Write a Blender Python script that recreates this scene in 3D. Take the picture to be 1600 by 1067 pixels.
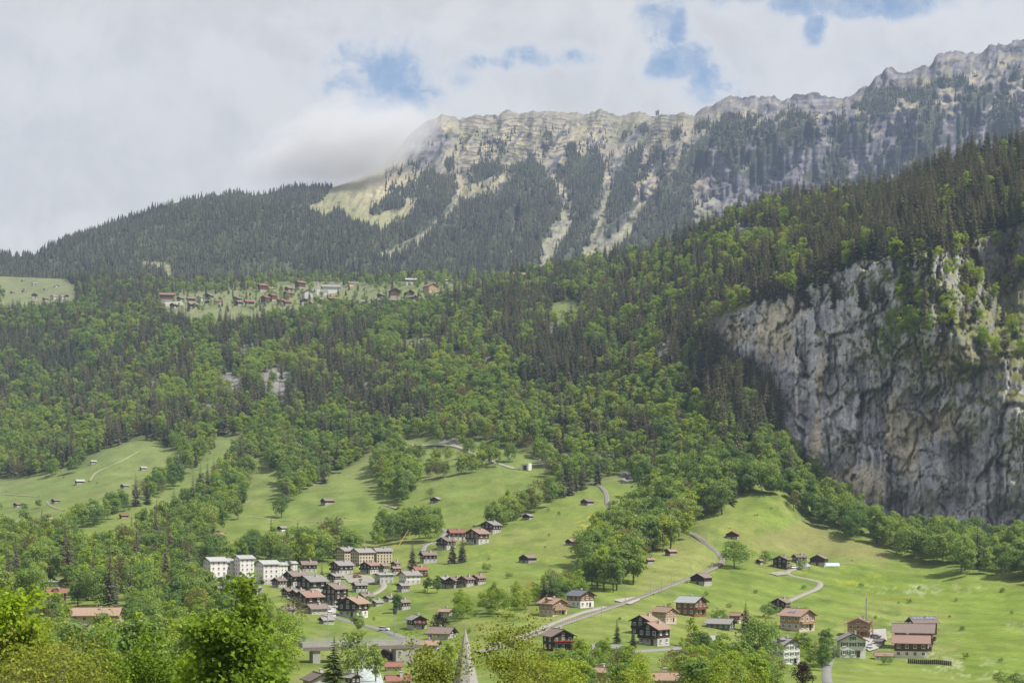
import bpy, bmesh, math, random
import numpy as np
from mathutils import Vector, Matrix

for _o in list(bpy.data.objects):
    bpy.data.objects.remove(_o, do_unlink=True)
SC = bpy.context.scene
COL = SC.collection
random.seed(7)
RNG = np.random.default_rng(7)

# ------------------------------------------------------------------ camera
F, CX, HOR = 2500.0, 800.0, 820.0          # focal length and horizon in photo pixels (1600 x 1067)
cam_d = bpy.data.cameras.new("camera")
cam_d.sensor_width = 36.0
cam_d.lens = 36.0 * F / 1600.0
cam_d.shift_y = (HOR - 533.5) / 1600.0
cam_d.clip_start, cam_d.clip_end = 0.5, 30000.0
cam = bpy.data.objects.new("camera", cam_d)
COL.objects.link(cam)
cam.location = (0, 0, 0)
cam.rotation_euler = (math.radians(90), 0, 0)
SC.camera = cam

# ------------------------------------------------------------------ light
SUN_AZ, SUN_EL = math.atan2(0.90, -0.44), math.radians(53)
SUN_DIR = Vector((math.sin(SUN_AZ) * math.cos(SUN_EL), math.cos(SUN_AZ) * math.cos(SUN_EL), math.sin(SUN_EL)))
sun_d = bpy.data.lights.new("sun", 'SUN')
sun_d.energy, sun_d.angle, sun_d.color = 4.6, math.radians(0.5), (1.0, 0.955, 0.88)
sun = bpy.data.objects.new("sun", sun_d)
COL.objects.link(sun)
sun.rotation_euler = (-SUN_DIR).to_track_quat('-Z', 'Y').to_euler()
sun.location = (300, 0, 900)

SC.view_settings.view_transform = 'Standard'
SC.view_settings.look = 'None'
SC.view_settings.gamma = 1.0
SC.view_settings.use_curve_mapping = False
SC.view_settings.exposure = 0.66
SC.cycles.max_bounces = 5
SC.cycles.diffuse_bounces = 3
SC.cycles.glossy_bounces = 1
SC.cycles.transmission_bounces = 2
SC.cycles.volume_bounces = 3
SC.cycles.transparent_max_bounces = 4
SC.cycles.use_denoising = True
SC.cycles.use_adaptive_sampling = False
SC.cycles.caustics_reflective = False
SC.cycles.caustics_refractive = False


def N(nt, typ, loc=None, **kw):
    n = nt.nodes.new(typ)
    for k, v in kw.items():
        if k.startswith('i_'):
            key = k[2:]
            n.inputs[int(key) if key.isdigit() else key].default_value = v
        else:
            setattr(n, k, v)
    return n


def math_n(nt, op, a, b=None, clamp=False):
    n = nt.nodes.new('ShaderNodeMath'); n.operation = op; n.use_clamp = clamp
    for i, v in enumerate((a, b)):
        if v is None: continue
        if isinstance(v, (int, float)): n.inputs[i].default_value = v
        else: nt.links.new(v, n.inputs[i])
    return n.outputs[0]


def mix_c(nt, fac, a, b, mode='MIX'):
    n = nt.nodes.new('ShaderNodeMix'); n.data_type = 'RGBA'; n.blend_type = mode; n.clamp_factor = True
    for k, v in ((0, fac), (6, a), (7, b)):
        if isinstance(v, (int, float)): n.inputs[k].default_value = v
        elif isinstance(v, (tuple, list)): n.inputs[k].default_value = (*v[:3], 1)
        else: nt.links.new(v, n.inputs[k])
    return n.outputs[2]


def map_r(nt, v, a, b, c=0.0, d=1.0, smooth=True):
    n = nt.nodes.new('ShaderNodeMapRange')
    n.interpolation_type = 'SMOOTHSTEP' if smooth else 'LINEAR'
    nt.links.new(v, n.inputs[0])
    for i, x in enumerate((a, b, c, d)): n.inputs[i + 1].default_value = x
    return n.outputs[0]


def pix_dir(px, py):
    return Vector(((px - CX) / F, 1.0, (HOR - py) / F)).normalized()


world = bpy.data.worlds.new("World")
SC.world = world
world.use_nodes = True
wt = world.node_tree
wt.nodes.clear()
w_out = N(wt, 'ShaderNodeOutputWorld')
w_bg = N(wt, 'ShaderNodeBackground'); w_bg.inputs['Strength'].default_value = 0.1
sky = N(wt, 'ShaderNodeTexSky', sky_type='NISHITA', sun_disc=False)
sky.sun_elevation = SUN_EL
sky.sun_rotation = SUN_AZ
sky.altitude = 900; sky.air_density = 1.0; sky.dust_density = 1.0; sky.ozone_density = 1.5
wtc = N(wt, 'ShaderNodeTexCoord')
wdir = wtc.outputs['Generated']
# clear gaps between the clouds, by direction in the sky
holes = [(600, 118, 110, 52), (655, 140, 42, 30), (545, 95, 60, 35), (850, 88, 75, 16), (770, 100, 50, 12), (1035, 45, 38, 45), (1060, 95, 55, 24),
         (1105, 120, 26, 45), (1130, 140, 50, 18), (1255, 2, 62, 20), (1372, 6, 78, 22), (1275, 48, 22, 22),
         (1200, -60, 120, 60), (420, -220, 240, 110), (-300, -120, 170, 80), (1900, -150, 220, 110), (1100, -420, 300, 140)]
def w_fbm(vec, scale, detail=8.0, rough=0.55, dist=0.0):
    n = N(wt, 'ShaderNodeTexNoise', i_Scale=scale, i_Detail=detail, i_Roughness=rough, i_Distortion=dist)
    wt.links.new(vec, n.inputs['Vector'])
    return n.outputs['Fac']


acc = None
for hk, (hx, hy, rx, ry) in enumerate(holes):
    d = pix_dir(hx, hy)
    s = N(wt, 'ShaderNodeVectorMath', operation='SUBTRACT'); wt.links.new(wdir, s.inputs[0]); s.inputs[1].default_value = d
    m = N(wt, 'ShaderNodeVectorMath', operation='MULTIPLY'); wt.links.new(s.outputs[0], m.inputs[0])
    m.inputs[1].default_value = (F / rx, F / rx, F / ry)
    l = N(wt, 'ShaderNodeVectorMath', operation='LENGTH'); wt.links.new(m.outputs[0], l.inputs[0])
    v = map_r(wt, l.outputs['Value'], 0.0, 1.9, (0.62, 0.70, 0.60, 0.66, 0.60)[hk] if hk < 5 else 0.84, 0.0)
    acc = v if acc is None else math_n(wt, 'MAXIMUM', acc, v)
cl_a = w_fbm(wdir, 17.0, 4.0, 0.5, 0.5)
cl_b = w_fbm(wdir, 52.0, 9.0, 0.6, 0.3)
ragged = math_n(wt, 'ADD', math_n(wt, 'MULTIPLY', math_n(wt, 'SUBTRACT', cl_a, 0.5), 2.2), math_n(wt, 'MULTIPLY', math_n(wt, 'SUBTRACT', cl_b, 0.5), 3.6))
thick = math_n(wt, 'ADD', math_n(wt, 'SUBTRACT', 1.0, acc), math_n(wt, 'MULTIPLY', ragged, math_n(wt, 'ADD', acc, 0.22)))
cover = map_r(wt, thick, -0.08, 0.92)                     # 0 clear air .. 1 full cloud, ragged at the edges
veil = map_r(wt, w_fbm(wdir, 40.0, 6.0, 0.6), 0.3, 0.75, 0.05, 0.6)
cover = math_n(wt, 'MAXIMUM', cover, math_n(wt, 'MULTIPLY', veil, map_r(wt, thick, -0.5, 0.4)))
off = N(wt, 'ShaderNodeVectorMath', operation='ADD'); wt.links.new(wdir, off.inputs[0]); off.inputs[1].default_value = (0.016, -0.004, 0.020)
puff = math_n(wt, 'SUBTRACT', w_fbm(wdir, 14.0, 9.0, 0.58, 0.5), w_fbm(off.outputs[0], 14.0, 9.0, 0.58, 0.5))
lit = map_r(wt, puff, -0.10, 0.13)
rim = map_r(wt, thick, 0.45, 1.25)                       # brighter, thinner cloud at the edges of the gaps
base_c = mix_c(wt, lit, (3.84, 3.83, 3.86), (4.52, 4.47, 4.38))
cloud_c = mix_c(wt, rim, (4.72, 4.70, 4.66), base_c)
skyc = mix_c(wt, 1.0, sky.outputs['Color'], (0.86, 0.86, 0.84), 'MULTIPLY')
wcol = mix_c(wt, cover, skyc, cloud_c)
wt.links.new(wcol, w_bg.inputs['Color'])
wt.links.new(w_bg.outputs[0], w_out.inputs['Surface'])


# ------------------------------------------------------------------ helpers
def tag(o, label=None, cat=None, group=None, kind=None):
    if label: o['label'] = label
    if cat: o['category'] = cat
    if group: o['group'] = group
    if kind: o['kind'] = kind
    return o


def link(o, parent=None):
    COL.objects.link(o)
    if parent is not None: o.parent = parent
    return o


def empty(name, loc, rz=0.0, scale=1.0):
    o = bpy.data.objects.new(name, None)
    o.empty_display_size = 0.5
    COL.objects.link(o)
    o.location = loc
    o.rotation_euler = (0, 0, rz)
    o.scale = (scale,) * 3
    return o


def np_mesh(name, V, Fc, mats=(), smooth=False, mat_idx=None):
    """V (n,3) array; Fc (m,k) array, all faces k-gons."""
    me = bpy.data.meshes.new(name)
    V = np.asarray(V, dtype=np.float32); Fc = np.asarray(Fc, dtype=np.int32)
    m, k = Fc.shape
    me.vertices.add(len(V)); me.vertices.foreach_set('co', V.ravel())
    me.loops.add(m * k); me.loops.foreach_set('vertex_index', Fc.ravel())
    me.polygons.add(m)
    me.polygons.foreach_set('loop_start', np.arange(0, m * k, k, dtype=np.int32))
    me.polygons.foreach_set('loop_total', np.full(m, k, dtype=np.int32))
    if smooth: me.polygons.foreach_set('use_smooth', np.ones(m, dtype=bool))
    if mat_idx is not None: me.polygons.foreach_set('material_index', np.asarray(mat_idx, dtype=np.int32))
    for mt in mats: me.materials.append(mt)
    me.update(calc_edges=True)
    return me


def set_col(me, name, C):
    a = me.attributes.new(name, 'FLOAT_COLOR', 'POINT')
    C = np.asarray(C, dtype=np.float32)
    if C.shape[1] == 3: C = np.hstack([C, np.ones((len(C), 1), np.float32)])
    a.data.foreach_set('color', C.ravel())


class MB:
    """collects boxes, prisms and tubes, builds ONE mesh object"""
    def __init__(self): self.v, self.f, self.m = [], [], []
    def poly(self, pts, faces, mi=0):
        b = len(self.v); self.v += [tuple(p) for p in pts]
        for fc in faces: self.f.append([b + i for i in fc]); self.m.append(mi)
    def box(self, c, s, rz=0.0, mi=0, M=None):
        x, y, z = (a * 0.5 for a in s)
        P = [Vector((sx * x, sy * y, sz * z)) for sz in (-1, 1) for sy in (-1, 1) for sx in (-1, 1)]
        R = M if M is not None else Matrix.Rotation(rz, 3, 'Z')
        P = [R @ p + Vector(c) for p in P]
        self.poly(P, [(0, 2, 3, 1), (4, 5, 7, 6), (0, 1, 5, 4), (2, 6, 7, 3), (0, 4, 6, 2), (1, 3, 7, 5)], mi)
    def bar(self, a, b, w, h=None, mi=0):
        a, b = Vector(a), Vector(b); d = b - a; L = d.length
        if L < 1e-6: return
        q = d.to_track_quat('X', 'Z').to_matrix()
        self.box((a + b) * 0.5, (L, w, h or w), M=q, mi=mi)
    def tube(self, a, b, r0, r1, n=6, mi=0):
        a, b = Vector(a), Vector(b); q = (b - a).to_track_quat('Z', 'Y').to_matrix()
        P = []
        for p, r in ((a, r0), (b, r1)):
            for i in range(n):
                t = 2 * math.pi * i / n
                P.append(p + q @ Vector((r * math.cos(t), r * math.sin(t), 0)))
        self.poly(P, [(i, (i + 1) % n, n + (i + 1) % n, n + i) for i in range(n)] + [tuple(range(n, 2 * n))], mi)
    def mesh(self, name, mats):
        me = bpy.data.meshes.new(name)
        me.from_pydata(self.v, [], self.f)
        for m in (mats if isinstance(mats, (list, tuple)) else [mats]): me.materials.append(m)
        me.polygons.foreach_set('material_index', self.m)
        me.update()
        return me
    def build(self, name, mats, parent=None, loc=None, rz=None):
        o = bpy.data.objects.new(name, self.mesh(name, mats))
        link(o, parent)
        if loc is not None: o.location = loc
        if rz is not None: o.rotation_euler = (0, 0, rz)
        return o


# ------------------------------------------------------------------ numpy noise
def _hash(ix, iy, seed):
    h = (ix.astype(np.int64) * 374761393 + iy.astype(np.int64) * 668265263 + seed * 1442695041) & 0xFFFFFFFF
    h = ((h ^ (h >> 13)) * 1274126177) & 0xFFFFFFFF
    h = h ^ (h >> 16)
    return (h & 0xFFFF) / 65535.0


def vnoise(x, y, seed=0):
    x = np.asarray(x, float); y = np.asarray(y, float)
    ix = np.floor(x); iy = np.floor(y); fx = x - ix; fy = y - iy
    ux = fx * fx * fx * (fx * (fx * 6 - 15) + 10); uy = fy * fy * fy * (fy * (fy * 6 - 15) + 10)
    a = _hash(ix, iy, seed); b = _hash(ix + 1, iy, seed); c = _hash(ix, iy + 1, seed); d = _hash(ix + 1, iy + 1, seed)
    return (a * (1 - ux) + b * ux) * (1 - uy) + (c * (1 - ux) + d * ux) * uy


def fbm(x, y, oct=4, seed=0, gain=0.5):
    s = 0.0; a = 1.0; t = 0.0
    for i in range(oct):
        s = s + a * vnoise(x * 2 ** i + 17.3 * i, y * 2 ** i + 9.1 * i, seed + i); t += a; a *= gain
    return s / t


def ridged(x, y, oct=4, seed=0):
    s = 0.0; a = 1.0; t = 0.0
    for i in range(oct):
        s = s + a * (1 - np.abs(2 * vnoise(x * 2 ** i + 3.3 * i, y * 2 ** i + 5.7 * i, seed + i) - 1)); t += a; a *= 0.5
    return s / t


def sstep(a, b, x):
    t = np.clip((x - a) / (b - a), 0, 1)
    return t * t * (3 - 2 * t)


def in_poly(poly, X, Y):
    X = np.asarray(X, float); Y = np.asarray(Y, float)
    r = np.zeros(X.shape, bool); n = len(poly)
    for i in range(n):
        x0, y0 = poly[i]; x1, y1 = poly[(i + 1) % n]
        if y0 == y1: continue
        c = ((y0 > Y) != (y1 > Y)) & (X < (x1 - x0) * (Y - y0) / (y1 - y0) + x0)
        r ^= c
    return r


def ell(X, Y, cx, cy, rx, ry):
    return np.sqrt(((X - cx) / rx) ** 2 + ((Y - cy) / ry) ** 2)


def line_dist(pts, X, Y):
    d = np.full(np.shape(X), 1e9)
    for (x0, y0), (x1, y1) in zip(pts[:-1], pts[1:]):
        vx, vy = x1 - x0, y1 - y0
        t = np.clip(((X - x0) * vx + (Y - y0) * vy) / (vx * vx + vy * vy), 0, 1)
        d = np.minimum(d, np.hypot(X - x0 - t * vx, Y - y0 - t * vy))
    return d

# ------------------------------------------------------------------ the lie of the land
# survey: for bearings (columns) the land's profile as (elevation line, distance in metres)
TC = [-450, 0, 200, 400, 600, 800, 1000, 1100, 1200, 1300, 1400, 1500, 1600, 1800, 2100]
KP = [[1820] * 15, [1278] * 15, [1118] * 15, [1067] * 15, [1010] * 15, [950] * 15, [880] * 15,
      [740, 750, 700, 720, 735, 715, 755, 745, 690, 772, 815, 835, 848, 870, 880],
      [600, 600, 600, 600, 600, 600, 600, 550, 475, 432, 405, 390, 340, 300, 280],
      [500, 500, 500, 500, 500, 510, 500, 440, 402, 382, 368, 340, 300, 270, 250],
      [415, 432, 440, 440, 440, 440, 425, 372, 348, 345, 335, 285, 262, 240, 220]]
KD = [[15] * 15, [60] * 15, [130] * 15,
      [400, 400, 420, 450, 480, 430, 430, 450, 470, 490, 500, 500, 500, 500, 500],
      [500, 500, 510, 540, 580, 540, 540, 555, 575, 595, 600, 600, 600, 600, 600],
      [650, 650, 650, 660, 690, 650, 655, 670, 690, 705, 715, 710, 700, 700, 700],
      [850, 850, 850, 850, 840, 800, 790, 805, 825, 850, 860, 850, 830, 800, 800],
      [1450, 1450, 1420, 1300, 1200, 1160, 1070, 1090, 1120, 1030, 980, 940, 900, 860, 850],
      [1900, 1900, 1750, 1600, 1500, 1400, 1260, 1225, 1165, 1078, 1030, 985, 950, 905, 890],
      [2300, 2250, 2050, 1950, 1850, 1660, 1480, 1400, 1330, 1230, 1140, 1060, 1030, 980, 960],
      [2900, 2700, 2450, 2350, 2150, 2000, 1750, 1600, 1500, 1420, 1300, 1200, 1130, 1080, 1050]]
GX = np.arange(-450, 2101, 3.0)
GY = np.arange(200, 1122, 2.0)


def gsmooth(a, s, axis=0):
    k = np.arange(-int(3 * s), int(3 * s) + 1); w = np.exp(-0.5 * (k / s) ** 2); w /= w.sum()
    p = [(0, 0)] * a.ndim; p[axis] = (len(k) // 2, len(k) // 2)
    return np.apply_along_axis(lambda v: np.convolve(v, w, 'valid'), axis, np.pad(a, p, mode='edge'))


kp = np.array([gsmooth(np.interp(GX, TC, r), 12) for r in KP])
# the left end of the rock wall: a pale buttress above steep woods, then the wall's foot drops to the valley floor
kp[7] = gsmooth(np.interp(GX, [-450, 0, 200, 400, 600, 800, 1000, 1090, 1130, 1180, 1204, 1222, 1245, 1262, 1300, 1400, 1500, 1600, 1800, 2100],
                          [740, 750, 700, 720, 735, 715, 755, 640, 570, 580, 600, 650, 715, 744, 772, 815, 835, 848, 870, 880]), 4)
kp[8] = gsmooth(np.interp(GX, [-450, 900, 1000, 1090, 1130, 1165, 1185, 1240, 1262, 1300, 1345, 1400, 1450, 1500, 1545, 1600, 1800, 2100],
                          [600, 600, 590, 560, 515, 480, 468, 462, 452, 428, 404, 402, 396, 388, 368, 338, 300, 280]), 2)
kd = np.array([gsmooth(np.interp(GX, TC, r), 12) for r in KD])
kd[7] = gsmooth(np.interp(GX, [-450, 0, 200, 400, 600, 800, 1000, 1090, 1130, 1204, 1222, 1245, 1300, 1400, 1500, 1600, 1800, 2100],
                          [1450, 1450, 1420, 1300, 1200, 1160, 1070, 1190, 1210, 1150, 1105, 1062, 1030, 980, 940, 900, 860, 850]), 3)
SKY_N = kp[-1]
CB, CT = kp[7], kp[8]                       # foot and rim of the rock wall where px > 1130


def near_prof(i, py):
    return np.interp(py, kp[::-1, i], kd[::-1, i])


DG = np.zeros((len(GX), len(GY)))
_bel = np.arange(0, 0)
for i in range(len(GX)):
    s = (kd[-1, i] - kd[-2, i]) / max(kp[-2, i] - kp[-1, i], 1)
    col = near_prof(i, GY)
    up = GY < kp[-1, i]
    col[up] = kd[-1, i] + (kp[-1, i] - GY[up]) * s
    DG[i] = col
PXX, PYY = np.meshgrid(GX, GY, indexing='ij')
wall_m = sstep(1110, 1165, PXX) * sstep(-6, 14, CB[:, None] - PYY) * sstep(-14, 6, PYY - CT[:, None])
sm = gsmooth(DG, 7, 1)
DG = DG * wall_m + sm * (1 - wall_m)
und = (fbm(PXX / 90, PYY / 45, 3, 5) - 0.5) * 0.035 + (fbm(PXX / 40, PYY / 16, 2, 8) - 0.5) * 0.008
DG = DG * (1 + und * (1 - wall_m) * sstep(1110, 1060, PYY))
DG += sstep(1440, 1580, PXX) * sstep(655, 390, PYY) * 85        # the right part of the wall leans back in grassy steps
for j in range(len(GY) - 2, -1, -1):         # distance always grows upward
    DG[:, j] = np.maximum(DG[:, j], DG[:, j + 1] + 0.02)


def bil(G, px, py):
    px = np.clip((np.asarray(px, float) - GX[0]) / 3.0, 0, len(GX) - 1.001)
    py = np.clip((np.asarray(py, float) - GY[0]) / 2.0, 0, len(GY) - 1.001)
    i = px.astype(int); j = py.astype(int); a = px - i; b = py - j
    return (G[i, j] * (1 - a) + G[i + 1, j] * a) * (1 - b) + (G[i, j + 1] * (1 - a) + G[i + 1, j + 1] * a) * b


def at(px, py, lift=0.0):
    """the point of the near land seen at a photo pixel"""
    if py > 1118:
        i = int(np.clip((px - GX[0]) / 3, 0, len(GX) - 1)); D = float(np.interp(py, kp[::-1, i], kd[::-1, i]))
    else:
        D = float(bil(DG, px, py))
    return Vector(((px - CX) / F * D, D, (HOR - py) / F * D + lift))


def ground(x, y):
    """height of the near land at (x, y)"""
    px = CX + F * x / y
    u = min(max((px - GX[0]) / 3, 0), len(GX) - 1.001); i = int(u); a = u - i
    col = DG[i] * (1 - a) + DG[i + 1] * a
    if y < col[-1]:
        py = float(np.interp(y, kd[:4, i], kp[:4, i]))
    else:
        py = float(np.interp(y, col[::-1], GY[::-1]))
    return (HOR - py) / F * y


def slabs(x, y, sx, sy, seed):
    """angular blocks: per-cell offset and tilt, and the distance to the nearest crack"""
    u, v = x / sx, y / sy
    iu, iv = np.floor(u), np.floor(v)
    b1 = np.full(x.shape, 9.0); b2 = np.full(x.shape, 9.0); val = np.zeros(x.shape)
    for a in (-1, 0, 1):
        for b in (-1, 0, 1):
            cu, cv = iu + a, iv + b
            pu = cu + 0.15 + 0.7 * _hash(cu, cv, seed); pv = cv + 0.15 + 0.7 * _hash(cu, cv, seed + 1)
            d = np.hypot(u - pu, v - pv)
            o = _hash(cu, cv, seed + 2) - 0.5 + (u - pu) * (_hash(cu, cv, seed + 3) - 0.5) * 1.6 + (v - pv) * (_hash(cu, cv, seed + 4) - 0.5) * 1.6
            new = d < b1
            b2 = np.where(new, b1, np.minimum(b2, d)); val = np.where(new, o, val); b1 = np.where(new, d, b1)
    return val, b2 - b1


# far range
FC = [-450, 0, 200, 380, 500, 600, 700, 800, 900, 1000, 1100, 1200, 1300, 1400, 1500, 1600, 1800, 2100]
FP = [[560] * 18,
      [445, 440, 445, 445, 445, 442, 438, 435, 432, 425, 400, 375, 350, 335, 310, 290, 270, 250],
      [440, 418, 390, 370, 370, 370, 350, 340, 330, 330, 310, 300, 290, 270, 240, 210, 180, 150],
      [435, 405, 360, 330, 310, 290, 270, 260, 250, 250, 215, 205, 200, 180, 150, 130, 90, 60]]
FD = [[2500, 2450, 2420, 2420, 2450, 2480, 2500, 2500, 2500, 2500, 2500, 2500, 2500, 2500, 2500, 2500, 2500, 2500],
      [3000, 2850, 2650, 2620, 2650, 2680, 2700, 2740, 2780, 2850, 3000, 3120, 3200, 3230, 3220, 3200, 3150, 3100],
      [3100, 3000, 2950, 2980, 3080, 3150, 3230, 3300, 3400, 3420, 3440, 3460, 3480, 3470, 3450, 3400, 3350, 3300],
      [3150, 3120, 3120, 3220, 3550, 3780, 3880, 3920, 3920, 3880, 3620, 3600, 3600, 3620, 3650, 3650, 3600, 3550],
      [3300, 3300, 3350, 3500, 3950, 4200, 4500, 4520, 4480, 4420, 4200, 4100, 4080, 4050, 4050, 4050, 4000, 4000]]
SKP = [(-450, 430), (-100, 404), (0, 401), (30, 401), (50, 399), (75, 388), (120, 370), (160, 356), (200, 340), (240, 326), (270, 318), (320, 308), (370, 302),
       (410, 308), (440, 296), (480, 291), (520, 293), (560, 280), (600, 256), (625, 228), (645, 205), (665, 190), (690, 180), (702, 184), (715, 188), (740, 177), (770, 179),
       (800, 172), (830, 176), (860, 177), (885, 180), (905, 179), (940, 176), (970, 184), (985, 175), (1000, 174), (1015, 178), (1045, 181), (1062, 176), (1085, 180),
       (1095, 168), (1105, 160), (1125, 158), (1135, 151), (1160, 155), (1180, 147), (1200, 152), (1222, 158), (1240, 149), (1262, 147), (1270, 141), (1290, 148),
       (1310, 152), (1330, 148), (1350, 134), (1375, 119), (1385, 108), (1395, 106), (1410, 113), (1430, 108), (1455, 96), (1466, 82), (1485, 78), (1510, 80),
       (1535, 84), (1545, 72), (1570, 67), (1590, 62), (1610, 60), (1700, 40), (1800, 26), (2100, 8)]
FX = np.concatenate([np.arange(-450, -40, 10.0), np.arange(-40, 1660, 2.5), np.arange(1660, 2101, 10.0)])
skyf = np.interp(FX, [p[0] for p in SKP], [p[1] for p in SKP])
skyf = skyf - (fbm(FX / 27, FX * 0 + 8, 5, 45, 0.62) - 0.5) * 17 * sstep(640, 720, FX) - (fbm(FX / 5, FX * 0 + 3, 3, 41, 0.7) - 0.5) * 6 * sstep(700, 760, FX)
FROWS = 215
fs = np.linspace(0, 1, FROWS)
fpk = np.array([gsmooth(np.interp(FX, FC, r), 6) for r in FP] + [skyf])
fdk = np.array([gsmooth(np.interp(FX, FC, r), 6) for r in FD])
FPY = np.zeros((len(FX), FROWS)); FDG = np.zeros_like(FPY)
for i in range(len(FX)):
    yb = 480.0
    FPY[i] = yb + (skyf[i] - yb) * fs
    p = np.minimum.accumulate(fpk[:, i] - np.arange(5) * 0.01)
    FDG[i] = np.interp(FPY[i], p[::-1], fdk[::-1, i])
FDG = gsmooth(FDG, 4, 1)
FPX = np.repeat(FX[:, None], FROWS, 1)
GUL = [[(716, 262), (722, 292), (712, 320), (655, 375), (600, 400)],
       [(845, 235), (868, 268), (882, 305), (887, 340), (868, 372), (840, 422)],
       [(985, 215), (958, 262), (944, 320), (930, 380), (903, 425)],
       [(1085, 205), (1050, 245), (1012, 300), (975, 362), (925, 410), (895, 432)],
       [(806, 335), (800, 380), (793, 425)],
       [(1420, 235), (1405, 260), (1390, 285)], [(1560, 150), (1520, 205), (1480, 240)], [(1290, 190), (1300, 215)]]
GW = [5, 8, 7, 8, 2, 6, 6, 4]
gul_d = np.full(FPX.shape, 9.0)
for g, w in zip(GUL, GW):
    jit = (fbm(FPX / 14, FPY / 14, 2, 31) - 0.5) * 8
    gul_d = np.minimum(gul_d, line_dist(g, FPX + jit, FPY) / w)
# spurs lean down to the left, as the couloirs do
lean = FPX + (FPY - 250) * 0.55
rel = (ridged(lean / 62, FPY / 230, 4, 21) - 0.55) * 260 + (ridged(lean / 21, FPY / 75, 3, 25) - 0.55) * 95 + (fbm(FPX / 7, FPY / 6, 3, 28) - 0.5) * 34
right = sstep(1060, 1150, FPX)
left = sstep(520, 420, FPX)
rel_amp = (1 - left * 0.55) * sstep(0.0, 0.12, fs)[None, :] * (0.35 + 0.65 * sstep(1.0, 0.9, fs)[None, :])
strata = (vnoise(FPX / 160, FPY / 7.5 + FPX * 0.004, 77) - 0.5) * 34 * right
fwx = FPX + (fbm(FPX / 25, FPY / 25, 3, 62) - 0.5) * 26; fwy = FPY + (fbm(FPX / 25 + 7, FPY / 25, 3, 63) - 0.5) * 20
fv1, fe1 = slabs(fwx + fwy * 0.5, fwy, 34, 26, 601)
fv2, fe2 = slabs(fwx + fwy * 0.4, fwy, 11, 8, 611)
crag = (fv1 * 120 + fv2 * 55) * (0.35 + 0.65 * right)
FDG = FDG - (rel * (1 - 0.62 * right) + strata + crag * (1 - 0.35 * right)) * rel_amp * 0.95 + 55 * np.exp(-(gul_d * 0.8) ** 2)
for j in range(1, FROWS):
    FDG[:, j] = np.maximum(FDG[:, j], FDG[:, j - 1] + 0.3)


def far_at(px, py, lift=0.0):
    i = int(np.clip(np.searchsorted(FX, px), 0, len(FX) - 1))
    D = float(np.interp(py, FPY[i, ::-1], FDG[i, ::-1]))
    return Vector(((px - CX) / F * D, D, (HOR - py) / F * D + lift))


# ------------------------------------------------------------------ materials
MATS = {}


def new_mat(name):
    m = bpy.data.materials.new(name); m.use_nodes = True
    nt = m.node_tree; nt.nodes.clear()
    out = nt.nodes.new('ShaderNodeOutputMaterial')
    MATS[name] = m
    return m, nt, out


def simple(name, col, rough=0.8, var=0.18, scale=1.2, bump=0.0, bscale=6.0, metal=0.0, spec=0.25, stretch=(1, 1, 1)):
    m, nt, out = new_mat(name)
    b = N(nt, 'ShaderNodeBsdfPrincipled', i_Roughness=rough, i_Metallic=metal)
    b.inputs['Specular IOR Level'].default_value = spec
    tc = N(nt, 'ShaderNodeTexCoord'); mp = N(nt, 'ShaderNodeMapping'); mp.inputs['Scale'].default_value = stretch
    nt.links.new(tc.outputs['Object'], mp.inputs['Vector'])
    nz = N(nt, 'ShaderNodeTexNoise', i_Scale=scale, i_Detail=5.0, i_Roughness=0.65); nt.links.new(mp.outputs[0], nz.inputs['Vector'])
    oi = N(nt, 'ShaderNodeObjectInfo')
    f = map_r(nt, nz.outputs['Fac'], 0.25, 0.75, 1 - var, 1 + var, False)
    f2 = map_r(nt, oi.outputs['Random'], 0, 1, 1 - var * 0.6, 1 + var * 0.6, False)
    f = math_n(nt, 'MULTIPLY', f, f2)
    c = N(nt, 'ShaderNodeVectorMath', operation='SCALE'); c.inputs[0].default_value = col
    nt.links.new(f, c.inputs['Scale'])
    nt.links.new(c.outputs[0], b.inputs['Base Color'])
    if bump:
        n2 = N(nt, 'ShaderNodeTexNoise', i_Scale=bscale, i_Detail=4.0); nt.links.new(mp.outputs[0], n2.inputs['Vector'])
        bp = N(nt, 'ShaderNodeBump', i_Strength=bump, i_Distance=0.15); nt.links.new(n2.outputs['Fac'], bp.inputs['Height'])
        nt.links.new(bp.outputs[0], b.inputs['Normal'])
    nt.links.new(b.outputs[0], out.inputs['Surface'])
    return m


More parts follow.
